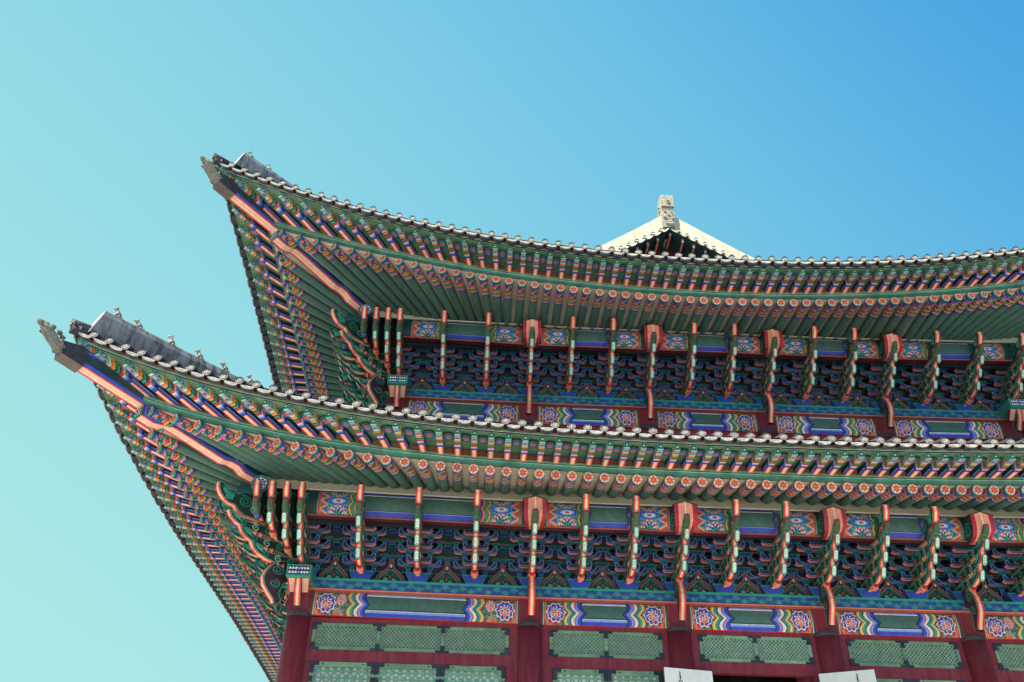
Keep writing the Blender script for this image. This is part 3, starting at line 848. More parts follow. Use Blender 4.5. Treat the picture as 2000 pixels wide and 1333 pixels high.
# plate beams with scrollwork
def plate(off, z, cols, side):
    mb = MB(); ext = .0; st = .014
    Ls = W - 2 * off if side == 0 else 16.0
    n = int(Ls / .02); hgt = .295; zz = [0, .03, .042] + [.042 + (hgt - .115) * k / 13 for k in range(1, 14)] + [hgt - .06, hgt - .03, hgt]
    def colr(x, k):
        v = (zz[k] + zz[k + 1]) / 2
        if v < .03: return SALMON
        if v < .042: return BLACK
        if v > hgt - .03: return TEAL
        if v > hgt - .06: return TEAL_L if v > hgt - .045 else TEAL
        q = (v - .13) / .09; ph = x * 15.0
        a = abs(q - .72 * math.sin(ph)); b = math.hypot((x * 15.0 / math.pi) % 1.0 - .5, (q + (.45 if int(x * 15 / math.pi) % 2 else -.45)) * .5)
        if a < .26 and math.sin(x * 61) > -.75: return (.03, .26, .20)
        if .19 < b < .33: return (.05, .30, .30)
        if b < .10: return (.12, .40, .32)
        if abs(q + .6 * math.sin(ph * 2.3 + 1)) < .16: return (.02, .16, .13)
        return (.03, .065, .33)
    pts = [[(Ls * i / n, -.30, q) for q in zz] for i in range(n + 1)]
    r = [rise(Ls * i / n + off, off) for i in range(n + 1)]
    pts = [[(x, y, q + r[i]) for x, y, q in row] for i, row in enumerate(pts)]
    mb.grid(pts, lambda i, j: colr(Ls * (i + .5) / n, j), True)
    mb.grid([[(Ls * i / n, .28, r[i]) for i in range(0, n + 1, 8)], [(Ls * i / n, -.30, r[i]) for i in range(0, n + 1, 8)]], (.45, .10, .07))
    mb.grid([[(Ls * i / n, -.30, r[i] + hgt) for i in range(0, n + 1, 8)], [(Ls * i / n, .28, r[i] + hgt) for i in range(0, n + 1, 8)]], GREEN_D)
    me = mb.mesh("plate_beam", M_PAINT)
    if side == 0: inst("plate_beam", me, hall, (off, off, z))
    else: inst("plate_beam", me, hall, (off, off + Ls, z), -math.pi / 2)
for side in (0, 1):
    plate(0.0, ZP - .295, COLX, side); plate(U_, ZP2 - .295, COLX2, side)

# ------------------------------------------------------------------ columns
cm, bm_ = MB(), MB()
def col_mesh(h):
    m = MB(); m.tube([(0, 0, 0), (0, 0, h * .33), (0, 0, h * .66), (0, 0, h)], CR, MAROON, 28, True, [CR * 1.06, CR * 1.07, CR * 1.03, CR * .98]); return m.mesh("column", M_WOOD, True)
def band_mesh():
    m = MB(); m.tube([(0, 0, -.11), (0, 0, -.10), (0, 0, 0.0)], CR, (.05, .045, .05), 28, False, [CR * 1.02, CR * 1.035, CR * 1.03])
    for k in range(10):
        a = k * .628; m.disc((CR * 1.035 * math.cos(a), CR * 1.035 * math.sin(a), -.05), (math.cos(a), math.sin(a), 0), (0, 0, 1), .02, (.03, .028, .03), 6, None, .004)
    return m.mesh("metal_band", M_METAL, True)
cmesh, bmesh_ = col_mesh(8.98), band_mesh()
cm2 = MB(); cm2.box(-.285, .285, -.20, .24, 8.97, 9.56, MAROON); colhead = cm2.mesh("column_head", M_WOOD)
def put_col(x, y, z0, up, lift=0.0):
    if not up:
        c = inst("column", cmesh, hall, (x, y, lift)); bd = inst("metal_band", bmesh_, c, (0, 0, 9.0)); inst("column_head", colhead, c, (0, 0, 0))
    else:
        c = inst("column", cmesh, hall, (x, y, 6.6 + lift)); bd = inst("metal_band", bmesh_, c, (0, 0, 9.0)); inst("column_head", colhead, c, (0, 0, 0), 0, (1, 1, 1.0))
for x in COLX: put_col(x, 0, 0, False, .075 if x in (0, W) else 0)
for y in (COLX[1], COLX[2], COLX[3]): put_col(0, y, 0, False)
for x in COLX2: put_col(x, U_, 0, True, .075 if x in (COLX2[0], COLX2[-1]) else 0)
for y in (COLX[1], COLX[2]): put_col(U_, y, 0, True)

# ------------------------------------------------------------------ walls, lattice windows, doors
def bar(mb, a, b, w, y0, y1, col):
    """flat bar in the xz plane from a to b"""
    d = (b[0] - a[0], b[1] - a[1]); l = math.hypot(*d) or 1; n = (-d[1] / l * w / 2, d[0] / l * w / 2)
    p = [(a[0] + n[0], a[1] + n[1]), (b[0] + n[0], b[1] + n[1]), (b[0] - n[0], b[1] - n[1]), (a[0] - n[0], a[1] - n[1])]
    f = [(x, y0, z) for x, z in p]; k = [(x, y1, z) for x, z in p]
    mb.face(f[::-1], col)
    for i in range(4): mb.face([f[i], f[(i + 1) % 4], k[(i + 1) % 4], k[i]], col)
def clip(px, pz, dx, dz, x0, x1, z0, z1):
    t0, t1 = -1e9, 1e9
    for p, d, a, b in ((px, dx, x0, x1), (pz, dz, z0, z1)):
        if abs(d) < 1e-9:
            if p < a or p > b: return None
            continue
        u, v = (a - p) / d, (b - p) / d
        t0 = max(t0, min(u, v)); t1 = min(t1, max(u, v))
    if t1 - t0 < .02: return None
    return (px + dx * t0, pz + dz * t0), (px + dx * t1, pz + dz * t1)
LG = (.19, .34, .205)
def transom(x0, x1, z0, z1, nump):
    """row of diamond lattice panels in one green frame"""
    fr, la = MB(), MB(); fw = .075
    yf = -.075
    fr.box(x0, x1, yf, .03, z1 - fw, z1, LG); fr.box(x0, x1, yf, .03, z0, z0 + fw, LG)
    pw = (x1 - x0 - fw) / nump
    for k in range(nump + 1):
        x = x0 + pw * k; fr.box(x, x + fw, yf + .002, .03, z0 + fw, z1 - fw, LG)
    me = MB(); plates = []
    for k in range(nump + 1):
        x = x0 + pw * k + fw / 2
        for z, s in ((z0, 1), (z1, -1)):
            a0 = x - (.16 if 0 < k else fw / 2 + .012); a1 = x + (.16 if k < nump else fw / 2 + .012)
            for (xa, xb, za, zb) in ((a0, a1, z - .012 * s, z + .05 * s), (x - .05, x + .05, z + .05 * s, z + .16 * s)):
                me.box(xa, xb, yf - .006, yf + .01, min(za, zb), max(za, zb), (.035, .035, .05))
            plates.append(me); me = MB()
    for k in range(nump):
        a, b = x0 + pw * k + fw, x0 + pw * (k + 1); p = .092
        n = int((b - a + z1 - z0) / p) + 2
        for i in range(-14, n):
            for sg in (1, -1):
                px = a + i * p - (z1 - z0 if sg > 0 else 0)
                s = clip(px if sg > 0 else px, z0 + fw, 1, sg, a, b, z0 + fw, z1 - fw) if sg > 0 else clip(px, z1 - fw, 1, -1, a, b, z0 + fw, z1 - fw)
                if s: bar(la, s[0], s[1], .0135, -.055 if sg > 0 else -.052, -.02, (.27, .46, .30))
        la.face([(a, -.012, z0 + fw), (b, -.012, z0 + fw), (b, -.012, z1 - fw), (a, -.012, z1 - fw)], (.30, .29, .33))
    w = fr.build("lattice_window", M_GREENWOOD, hall); la.build("lattice", M_PAINT, w)
    for q in plates: q.build("corner_plate", M_METAL, w)
def door(x0, x1, z0, z1, label=None):
    fr, la, me = MB(), MB(), MB(); fw = .11; yf = -.09; plates = []
    fr.box(x0, x1, yf, .02, z1 - fw, z1, LG); fr.box(x0, x0 + fw, yf + .002, .02, z0, z1 - fw, LG); fr.box(x1 - fw, x1, yf + .002, .02, z0, z1 - fw, LG)
    fr.box(x0 + fw, x1 - fw, yf + .004, .02, z0, z0 + 2.3, (.10, .28, .18))
    zz0 = z0 + 2.3
    a, b, zt = x0 + fw, x1 - fw, z1 - fw
    la.face([(a, -.02, zz0), (b, -.02, zz0), (b, -.02, zt), (a, -.02, zt)], (.78, .78, .72))
    p = .18
    for k, (dx, dz, sp) in enumerate(((1, 0, p * .866), (.5, .866, p), (-.5, .866, p))):
        n = int((b - a + 2 * (zt - zz0)) / p) + 4
        for i in range(-n, n):
            s = clip((a + b) / 2, zt - p * .5 - i * sp, dx, dz, a, b, zz0, zt) if k == 0 else clip((a + b) / 2 + i * sp, zt - p * .5, dx, dz, a, b, zz0, zt)
            if s: bar(la, s[0], s[1], .022, -.07 + .003 * k, -.03, (.13, .36, .23))
    r = int((b - a) / p) + 1
    for j in range(14):
        for i in range(r + 1):
            x = (a + b) / 2 + (i - r // 2) * p + (p / 2 if j % 2 else 0); z = zt - p * .5 - j * p * .866
            if a + .03 < x < b - .03 and zz0 < z < zt: la.disc((x, -.074, z), (0, -1, 0), (0, 0, 1), 0.034, (.16, .42, .28), 8, None, .002)
    for x, s in ((x0, 1), (x1, -1)):
        for (xa, xb, za, zb) in ((x - .004 * s, x + .09 * s, z1 - .26, z1 + .004), (x + .09 * s, x + .2 * s, z1 - .085, z1 + .004), (x + .0 * s, x + .09 * s, z1 - .46, z1 - .33)):
            if zb < z1 - .3: plates.append(me); me = MB()
            me.box(min(xa, xb), max(xa, xb), yf - .008, yf + .01, za, zb, (.035, .03, .05))
        plates.append(me); me = MB()
        me.disc((x + .28 * s, yf, z1 - .05), (0, -1, 0), (0, 0, 1), .02, (.02, .02, .03), 8, None, .006)
        plates.append(me); me = MB()
    d = fr.build("door_leaf", M_GREENWOOD, hall, label=label); la.build("flower_lattice", M_PAINT, d)
    for q in plates: q.build("corner_plate", M_METAL, d)
wl = MB()
DT = 7.955                                           # top of the doors
for k, (a, b) in enumerate(zip(COLX[:-1], COLX[1:])):
    xa, xb = a + .2, b - .2
    wx0, wx1 = a + .40, b - .46
    if k == 0: wx0, wx1 = .375, 5.03
    else: wx0, wx1 = a + .47, b - .43
    z0, z1 = 8.245, 8.865
    wl.box(xa, xb, -.06, .08, 8.867, 9.0, MAROON)                       # top rail
    wl.box(xa, xb, -.07, .08, DT + .012, z0 - .002, MAROON)             # lintel
    wl.box(xa, wx0 - .002, -.055, .08, z0 - .002, 8.867, MAROON); wl.box(wx1 + .002, xb, -.055, .08, z0 - .002, 8.867, MAROON)
    n = 3 if k == 0 or k == 4 else 2
    transom(wx0, wx1, z0, z1, n)
    dx0, dx1 = wx0 + .06, wx1 - .06
    wl.box(xa, dx0 - .004, -.05, .08, 2.5, DT + .012, MAROON); wl.box(dx1 + .004, xb, -.05, .08, 2.5, DT + .012, MAROON)
    wl.box(xa, xb, -.08, .1, 0, 2.5, (.25, .24, .22))
    if k != 2:
        nd = 3 if k in (0, 4) else 2; dw = (dx1 - dx0) / nd
        for i in range(nd): door(dx0 + dw * i + .006, dx0 + dw * (i + 1) - .006, 2.5, DT)
wl.build("timber_wall", M_WOOD, hall)
# flank wall and the upper wall
fw_ = MB()
fw_.box(-.05, .08, .25, LEN, 0, 9.0, MAROON)
for yy in (U_,):
    fw_.box(U_ + .2, W - U_ - .2, U_ - .05, U_ + .1, 14.6, 15.58, MAROON)
    fw_.box(U_ - .05, U_ + .1, U_ + .2, LEN - U_, 14.6, 15.58, MAROON)
fw_.box(W - .08, W + .05, .25, LEN, 0, 9.6, MAROON); fw_.box(0, W, LEN - .1, LEN, 0, 9.6, MAROON)
fw_.box(W - U_ - .1, W - U_ + .05, U_ + .2, LEN - U_, 14.6, 18.5, MAROON); fw_.box(U_, W - U_, LEN - U_ - .1, LEN - U_, 14.6, 18.5, MAROON)
fw_.build("timber_wall", M_WOOD, hall)
# dark hall interior behind the open doorway
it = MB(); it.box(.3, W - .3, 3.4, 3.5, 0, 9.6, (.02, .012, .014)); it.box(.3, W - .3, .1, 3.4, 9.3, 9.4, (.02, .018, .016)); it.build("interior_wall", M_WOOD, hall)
# open white papered door leaves with their chains
def white_leaf(xh, yh, xf, yf, zt):
    mb, ch = MB(), MB()
    d = (xf - xh, yf - yh); l = math.hypot(*d); d = (d[0] / l, d[1] / l); nrm = (-d[1], d[0])
    if nrm[1] > 0: nrm = (-nrm[0], -nrm[1])
    def P(s, o, z): return (xh + d[0] * s + nrm[0] * o, yh + d[1] * s + nrm[1] * o, z)
    z0 = 2.6
    fl = 1 if xf < xh else 0
    def F(p, c): mb.face(p[::-1] if fl else p, c)
    F([P(0, .02, z0), P(l, .02, z0), P(l, .02, zt), P(0, .02, zt)], (.80, .80, .74))
    F([P(l, -.04, z0), P(0, -.04, z0), P(0, -.04, zt), P(l, -.04, zt)], (.13, .33, .21))
    F([P(0, .02, zt), P(l, .02, zt), P(l, -.04, zt), P(0, -.04, zt)], (.10, .36, .26))
    F([P(l, .02, z0), P(l, -.04, z0), P(l, -.04, zt), P(l, .02, zt)], (.16, .12, .09))
    F([P(0, -.04, z0), P(0, .02, z0), P(0, .02, zt), P(0, -.04, zt)], (.16, .36, .26))
    F([P(0, -.04, z0), P(l, -.04, z0), P(l, .02, z0), P(0, .02, z0)], (.1, .1, .1))
    s = l * .68
    for k in range(5):
        c = P(s, .026, zt - .085 - .036 * k)
        ch.tube([(c[0], c[1], c[2] + .02), c, (c[0], c[1], c[2] - .016)], .011, (.02, .018, .02), 6, True, [.006, .014 + .003 * k, .006])
    ring = [P(s + .04 * math.cos(a), .035, zt - .31 + .04 * math.sin(a)) for a in [i * math.pi / 8 for i in range(17)]]
    ch.tube(ring, .007, (.03, .03, .03), 6)
    ch.tube([P(s, .035, zt - .35), P(s, .035, zt - .7)], .006, (.03, .03, .03), 6)
    o = mb.build("open_door_leaf", M_PAPER, hall, label="open white papered door leaf with a hanging ring"); ch.build("door_chain", M_METAL, o)
white_leaf(9.783, -.25, 8.617, -.46, 7.95)
white_leaf(12.288, -.30, 13.418, -.785, 7.95)

# ------------------------------------------------------------------ bracket sets
def bp(a, z, t): return (t, -a, z)                     # a = outward, t = along the wall
BL = (.016, .014, .042)
def edge_spine(nx, nz, i):
    if nz < -.25 or nx > .55: return KNOB if i in (1, 4) else STRIPE
    return GREEN_D if nz > .3 else DARK
def tongue():
    mb = MB()
    poly = [(-.25, .10), (.40, .15), (.70, .145), (.95, .175), (1.12, .235), (1.24, .33), (1.31, .46), (1.24, .47), (1.10, .40), (.92, .345), (.70, .36), (.48, .40), (.30, .36), (-.25, .36)]
    prism(mb, poly, .066, bp, (.02, .045, .036), edge_spine, ((.0, .022, (.05, .43, .30)), (.022, .032, BLACK)))
    mb.tube([bp(.50, .150, 0), bp(.56, .146, 0), bp(.62, .143, 0), bp(.68, .142, 0), bp(.74, .143, 0), bp(.80, .148, 0)], .07, lambda i, j: (CRIM, SALMON, CRIM, SALMON, RED)[i], 10, True, [.060, .088, .066, .088, .066, .06])
    for s in (-1, 1):
        spiral(mb, bp, .073 * s, .42, .27, .095, 1.6, .026, (.05, .45, .32), 2.5, -1); spiral(mb, bp, .073 * s, .70, .255, .085, 1.4, .024, TEAL_L, 2.0, -1); spiral(mb, bp, .073 * s, .96, .27, .07, 1.2, .022, TEAL, 1.6, -1); spiral(mb, bp, .073 * s, .16, .24, .09, 1.5, .024, ROSE, 2.2, 1)
        q = [bp(a, z, .0735 * s) for a, z in ((1.02, .28), (1.16, .33), (1.26, .43), (1.18, .42), (1.06, .36))]; mb.face(q if s > 0 else q[::-1], (.05, .45, .32))
    return mb
def medallion():
    mb = MB(); w, h = .060, .118
    def P(x, y): return (x, -1.30 - .035 * (y / h) * 0 - .012, .345 + y * .96 - .0)
    out = [(-w, -h * .72), (-.02, -h), (.02, -h), (w, -h * .72), (w, h * .72), (.02, h), (-.02, h), (-w, h * .72)]
    def lay(k, c, o): 
        pts = [(x * k[0], -1.295 - .16 * (y * k[1]) / (2 * h) - o, .34 + y * k[1] - o * .5) for x, y in out]
        mb.face(pts, c); return pts
    p = lay((1, 1), TEAL, .0)
    bk = [(a, b + .03, c) for a, b, c in p]
    for i in range(8): mb.face([p[(i + 1) % 8], p[i], bk[i], bk[(i + 1) % 8]], GREEN_D)
    lay((.82, .91), GREEN_D, .003); lay((.70, .85), (.62, .78, .62), .006)
    ax = norm((0, -1, -.68))
    for sx, yy, r_ in ((-.34, .42, .008), (.34, .42, .008), (-.36, -.05, .009), (.36, -.05, .009), (0, .2, .007), (0, -.62, .013)):
        y = yy * h; mb.disc((sx * w, -1.295 - .16 * y / (2 * h), .34 + y), ax, (0, 0, 1), r_, (.03, .08, .08) if yy > -.5 else BLACK, 6, None, .012)
    return mb
def top_head():
    mb = MB()
    poly = [(1.05, 1.02), (1.58, 1.00), (1.72, 1.06), (1.80, 1.16), (1.93, 1.165), (2.03, 1.22), (2.12, 1.32), (2.19, 1.45), (2.20, 1.585), (2.11, 1.60), (2.02, 1.50), (1.92, 1.44), (1.78, 1.46), (1.66, 1.56), (1.50, 1.60), (1.05, 1.5)]
    prism(mb, poly, .074, bp, (.02, .05, .038), edge_spine, ((.0, .02, TEAL), (.02, .034, BLACK)))
    for s in (-1, 1):
        spiral(mb, bp, .082 * s, 1.62, 1.33, .15, 2.0, .03, TEAL, 1.0, 1); spiral(mb, bp, .082 * s, 1.38, 1.2, .11, 1.5, .028, TEAL_L, 2.0, -1); spiral(mb, bp, .082 * s, 1.98, 1.30, .07, 1.2, .02, TEAL_L, 1.0, 1)
        q = [bp(a, z, .082 * s) for a, z in ((1.88, 1.24), (2.0, 1.3), (2.1, 1.42), (2.1, 1.52), (1.98, 1.42), (1.84, 1.4))]
        mb.face(q if s > 0 else q[::-1], TEAL)
    return mb
def beak():
    mb = MB()
    mb.tube([bp(1.55, 1.02, 0), bp(1.80, 1.01, 0), bp(1.95, 1.06, 0), bp(2.05, 1.15, 0), bp(2.08, 1.22, 0)], .08, lambda i, j: ((.05, .12, .07), (.06, .16, .09), (.05, .10, .05), (.16, .09, .08))[i], 8, True, [.08, .092, .09, .07, .055])
    for s in (-1, 1): mb.disc(bp(1.93, 1.10, .085 * s), (s, -.3, 0), (0, 0, 1), .016, WHITE, 6, None, .006)
    mb.tube([bp(1.56, .95, 0), bp(1.76, .94, 0)], .06, (.10, .13, .32), 8, True, [.085, .075])
    return mb
def pillow():
    """big bearing block on the plate"""
    mb = MB(); w0, w1, h, dp = .20, .30, .225, .30
    def fr(y, ww0, ww1, z0, z1, c): mb.face([(-ww0, y, z0), (ww0, y, z0), (ww1, y, z1), (-ww1, y, z1)], c)
    fr(-dp, w0, w1, 0, h, TEAL); fr(-dp - .003, w0 * .93, w1 * .92, .012, h - .028, BLACK); fr(-dp - .006, w0 * .88, w1 * .86, .018, h - .036, (.03, .07, .47))
    for s in (-1, 1):
        p = [(s * w0, -dp, 0), (s * w1, -dp, h), (s * w1, dp, h), (s * w0, dp, 0)]; mb.face(p[::-1] if s > 0 else p, (.03, .07, .35))
    mb.face([(-w0, dp, 0), (w0, dp, 0), (w0, -dp, 0), (-w0, -dp, 0)], NAVY); mb.face([(-w1, -dp, h), (w1, -dp, h), (w1, dp, h), (-w1, dp, h)], GREEN_D)
    return mb
def arm(L):
    """cross arm with its bearing blocks, running along the wall"""
    mb = MB(); h = .20; t = .062
    put = lambda a, z, q: (a, -q, z)
    poly = [(-L, .115), (-L, h), (-L + .115, h), (-L + .14, h - .075), (-L + .20, h - .115), (-.17, h - .115), (-.11, h - .07), (-.09, h), (.09, h), (.11, h - .07), (.17, h - .115), (L - .20, h - .115), (L - .14, h - .075), (L - .115, h), (L, h), (L, .115), (L - .015, .055), (L - .075, 0), (-L + .075, 0), (-L + .015, .055)]
    ec = lambda nx, nz, i: ([(CRIM, 0, .2), (SALMON, .2, .62), (ROSE, .62, 1)] if nz < -.35 else BL)
    prism(mb, poly, t, put, (.022, .06, .05), ec, ((.006, .020, BLUE), (.020, .034, BLUE_L)))
    for x in (-L + .065, 0, L - .065):
        w0, w1, z0, z1, d = .062, .088, h, h + .085, .085
        for y, s, (a0, a1, b0, b1), c in ((-d, 1, (w0, w1, z0, z1), TEAL), (-d - .003, 1, (w0 * .72, w1 * .74, z0 + .014, z1 - .02), NAVY), (-d - .005, 1, (w0 * .5, w1 * .55, z0 + .026, z1 - .03), BLUE)):
            mb.face([(x - a0, y, b0), (x + a0, y, b0), (x + a1, y, b1), (x - a1, y, b1)], c)
        for s in (-1, 1):
            p = [(x + s * w0, -d, z0), (x + s * w1, -d, z1), (x + s * w1, d, z1), (x + s * w0, d, z0)]; mb.face(p[::-1] if s > 0 else p, (.03, .20, .15))
        mb.face([(x - w0, d, z0), (x + w0, d, z0), (x + w0, -d, z0), (x - w0, -d, z0)], NAVY); mb.face([(x - w1, -d, z1), (x + w1, -d, z1), (x + w1, d, z1), (x - w1, d, z1)], NAVY)
    return mb
def column_tongue():
    mb = MB()
    poly = [(.20, .20), (.46, .27), (.60, .20), (.72, .06), (.80, -.10), (.84, -.28), (.80, -.46), (.70, -.60), (.60, -.72), (.555, -.82), (.46, -.80), (.44, -.70), (.50, -.56), (.44, -.30), (.36, -.22), (.20, -.25)]
    prism(mb, poly, .078, bp, (.06, .022, .035), lambda nx, nz, i: STRIPE if (nx > .2 or nz < -.6) else DARK, ((.0, .022, TEAL), (.022, .036, BLACK)))
    for s in (-1, 1): spiral(mb, bp, .086 * s, .60, -.02, .13, 1.8, .03, TEAL, 1.6, 1); spiral(mb, bp, .086 * s, .62, -.36, .11, 1.5, .026, TEAL, 1.6, 1)
    mb.box(-.082, .082, -.56, -.46, -.83, -.80, (.05, .03, .04))
    return mb
def beam_end():
    mb = MB(); w = .27
    # profile (outward, z): underside sweeps up to the front edge; ridge on top
    prof = [(1.20, 1.10), (1.42, .98), (1.64, .97), (1.82, 1.02), (1.94, 1.12), (1.99, 1.26), (2.00, 1.40), (2.00, 1.50)]
    xs = [-w, -w * .66, -w * .62, -w * .05, w * .05, w * .62, w * .66, w]
    def wv(k, x):                                        # narrower towards the throat
        f = .62 + .38 * min(1, k / 4.0); return x * f
    def colr(i, j): return (CRIM, RED, (.92, .34, .22), WHITE, (.92, .34, .22), RED, CRIM)[j]
    rows = [[bp(a, z + (.09 * (1 - abs(x) / w) if k == len(prof) - 1 else 0), wv(k, x)) for x in xs] for k, (a, z) in enumerate(prof)]
    mb.grid(rows, colr, False)
    for s in (-1, 1):
        side = [bp(a, z, s * wv(k, w)) for k, (a, z) in enumerate(prof)] + [bp(1.2, 1.50, s * w * .62)]
        mb.face(side if s < 0 else side[::-1], (.02, .05, .04))
        p2 = lambda a, z, t: bp(a, z, t)
        spiral(mb, p2, s * (w + .006), 1.72, 1.2, .17, 1.7, .03, TEAL, 0.8, 1)
    cap = [bp(2.02, 1.50, -w - .03), bp(2.02, 1.60, 0), bp(2.02, 1.50, w + .03)]
    bk = [bp(1.2, 1.52, -w - .03), bp(1.2, 1.62, 0), bp(1.2, 1.52, w + .03)]
    mb.face([cap[0], cap[1], bk[1], bk[0]][::-1], (.06, .045, .045)); mb.face([cap[1], cap[2], bk[2], bk[1]][::-1], (.06, .045, .045))
    lo = [(a, b, c - .03) for a, b, c in cap]
    mb.face([lo[0], lo[1], cap[1], cap[0]], (.07, .05, .05)); mb.face([lo[1], lo[2], cap[2], cap[1]], (.07, .05, .05))
    mb.face([lo[0], lo[1], (bk[1][0], bk[1][1], bk[1][2] - .03), (bk[0][0], bk[0][1], bk[0][2] - .03)], (.07, .05, .05)); mb.face([lo[1], lo[2], (bk[2][0], bk[2][1], bk[2][2] - .03), (bk[1][0], bk[1][1], bk[1][2] - .03)], (.07, .05, .05))
    return mb
TM = tongue().mesh("bracket_tongue", M_PAINT); MM = medallion().mesh("medallion", M_PAINT); HM = top_head().mesh("bracket_head", M_PAINT); KM = beak().mesh("bird_head", M_PAINT, True)
PM = pillow().mesh("bearing_block", M_PAINT); AS = arm(.33).mesh("short_arm", M_PAINT); AL = arm(.56).mesh("long_arm", M_PAINT); CT = column_tongue().mesh("column_tongue", M_PAINT); BE = beam_end().mesh("beam_end", M_PAINT)
DY, DZ = .29, .275
def bracket(column):
    r = inst("bracket_set", PM, hall)
    for k in range(3): inst("bracket_tongue", TM, r, (0, -DY * k, DZ * k)); inst("medallion", MM, r, (0, -DY * k, DZ * k - .095))
    inst("bracket_head", HM, r); 
    if not column: inst("bird_head", KM, r)
    else: inst("bird_head", KM, r, (0, -.0, .0))
    for j in range(4):
        inst("short_arm", AS, r, (0, -DY * j, .20 + DZ * j)); inst("long_arm", AL, r, (0, -DY * j, .20 + DZ * (j + 1) + (.01 if j < 3 else 0)))
    if column: inst("column_tongue", CT, r)
    return r
def beam_bracket():
    r = bracket(True)
    for ch in list(r.children):
        if ch.name.startswith("bracket_head"): bpy.data.objects.remove(ch)
    inst("beam_end", BE, r)
    return r
protoA, protoB, protoC = bracket(False), beam_bracket(), bracket(True)
used = {}
def place_set(p, x, off, zp, side):
    o = p if p.name not in used else copy_tree(p, hall)
    used[p.name] = 1
    z = zp + rise(x, off)
    o.location = (x, off, z) if side == 0 else (off, x, z); o.rotation_euler = (0, 0, 0 if side == 0 else -math.pi / 2)
    return o
def set_xs(cols, first):
    out = []
    for i, (a, b) in enumerate(zip(cols[:-1], cols[1:])):
        n = first if i in (0, len(cols) - 2) else 3
        out += [(a + (b - a) * k / n, k == 0) for k in range(n)]
    return out + [(cols[-1], True)]
XL, XU = set_xs(COLX, 4), set_xs(COLX2, 3)
for xs, off, zp in ((XL, 0.0, ZP), (XU, U_, ZP2)):
    for x, c in xs[1:-1]: place_set(protoB if c else protoA, x, off, zp, 0)
    place_set(protoC, off, off, zp, 0)
    place_set(protoC, W - off, off, zp, 0)
    for x, c in xs[:8 if off == 0 else 7]: place_set(protoC if x == off else (protoB if c else protoA), x, off, zp, 1)
    for y, c in xs[:4]:
        o = place_set(protoA if not c else protoC, y, off, zp, 0); o.location = (W - off, y, zp + rise(y, off)); o.rotation_euler = (0, 0, math.pi / 2)
# extra spines of the corner clusters
def corner_part(kmin, x, off, zp, side, far=False):
    r = bpy.data.objects.new("corner_bracket", HM); r.parent = hall; COL.objects.link(r)
    inst("bird_head", KM, r)
    for k in range(kmin, 3): inst("bracket_tongue", TM, r, (0, -DY * k, DZ * k)); inst("medallion", MM, r, (0, -DY * k, DZ * k - .095))
    z = zp + rise(off, off)
    r.location = (x, off, z) if side == 0 else (off, x, z); r.rotation_euler = (0, 0, 0 if side == 0 else -math.pi / 2)
for off, zp in ((0.0, ZP), (U_, ZP2)):
    for k, dx in ((1, .35), (2, .70), (3, 1.05)):
        corner_part(k, off - dx, off, zp, 0); corner_part(k, off - dx, off, zp, 1)
        corner_part(k, W - off + dx, off, zp, 0)
    # diagonal tongues under the hip rafter
    r = bpy.data.objects.new("corner_bracket", HM); r.parent = hall; COL.objects.link(r)
    for k in range(3): inst("bracket_tongue", TM, r, (0, -DY * k, DZ * k))
    inst("column_tongue", CT, r, (0, 0, .02), 0, (.9, 1.12, 1.0))
    r.location = (off, off, zp + rise(off, off)); r.rotation_euler = (0, 0, -math.pi / 4); r.scale = (1.1, 1.3, 1)
    r2 = copy_tree(r, hall); r2.location = (W - off, off, r.location.z); r2.rotation_euler = (0, 0, math.pi / 4)
    # crossing ends of the plate beams at the corner, with framed openwork faces
    for cx, sides_ in ((off, (0, 1)), (W - off, (0,))):
        for side in sides_:
            mb = MB(); hw, y1, y0, z1, z0 = .29, -.95, .1, .06, -.22
            mb.box(-hw, hw, y1, -.3, z0, z1, TEAL, left=(.03, .2, .16), right=(.03, .2, .16), bottom=TEAL)
            def q(xa, xb, za, zb, c, o): mb.face([(xa, y1 - o, za), (xb, y1 - o, za), (xb, y1 - o, zb), (xa, y1 - o, zb)], c)
            q(-hw + .035, hw - .035, z0 + .035, z1 - .03, NAVY, .003)
            for i in range(7):
                for j in range(2): mb.disc((-.21 + i * .07, y1 - .003, z0 + .09 + j * .10), (0, -1, 0), (0, 0, 1), .032, WHITE if i != 3 else LAV, 8, lambda a, s=i + j: 1 + .35 * math.cos(3 * a + s), .003)
            # beam end below it
            for s in (-1, 1):
                for (za, zb, ya) in ((z0 - .01, -.66, y1 + .12),):
                    x0, x1 = (.085, .235) if s > 0 else (-.235, -.085)
                    mb.grid([[(x0, ya, za), (x1, ya, za)], [(x0 * .88, -.56, -.47), (x1 * .88, -.56, -.47)]], (.88, .46, .33), True)
                    xe = .27 * s; p = [(xe, ya, za), (xe * .88, -.56, -.47), (xe * .88, -.46, -.47), (xe, ya + .10, za)]; mb.face(p if s < 0 else p[::-1], (.10, .012, .022))
                    xe = (.235 + .035) * s
                    mb.grid([[(min(.235 * s, xe), ya + .004, za), (max(.235 * s, xe), ya + .004, za)], [(min(.235 * s, xe) * .88, -.556, -.47), (max(.235 * s, xe) * .88, -.556, -.47)]], RED, True)
            o = mb.build("plate_beam_end", M_PAINT, hall)
            zz = zp + rise(off, off) - .02
            if side == 0: o.location = (cx, off, zz)
            else: o.location = (off, cx, zz); o.rotation_euler = (0, 0, -math.pi / 2)

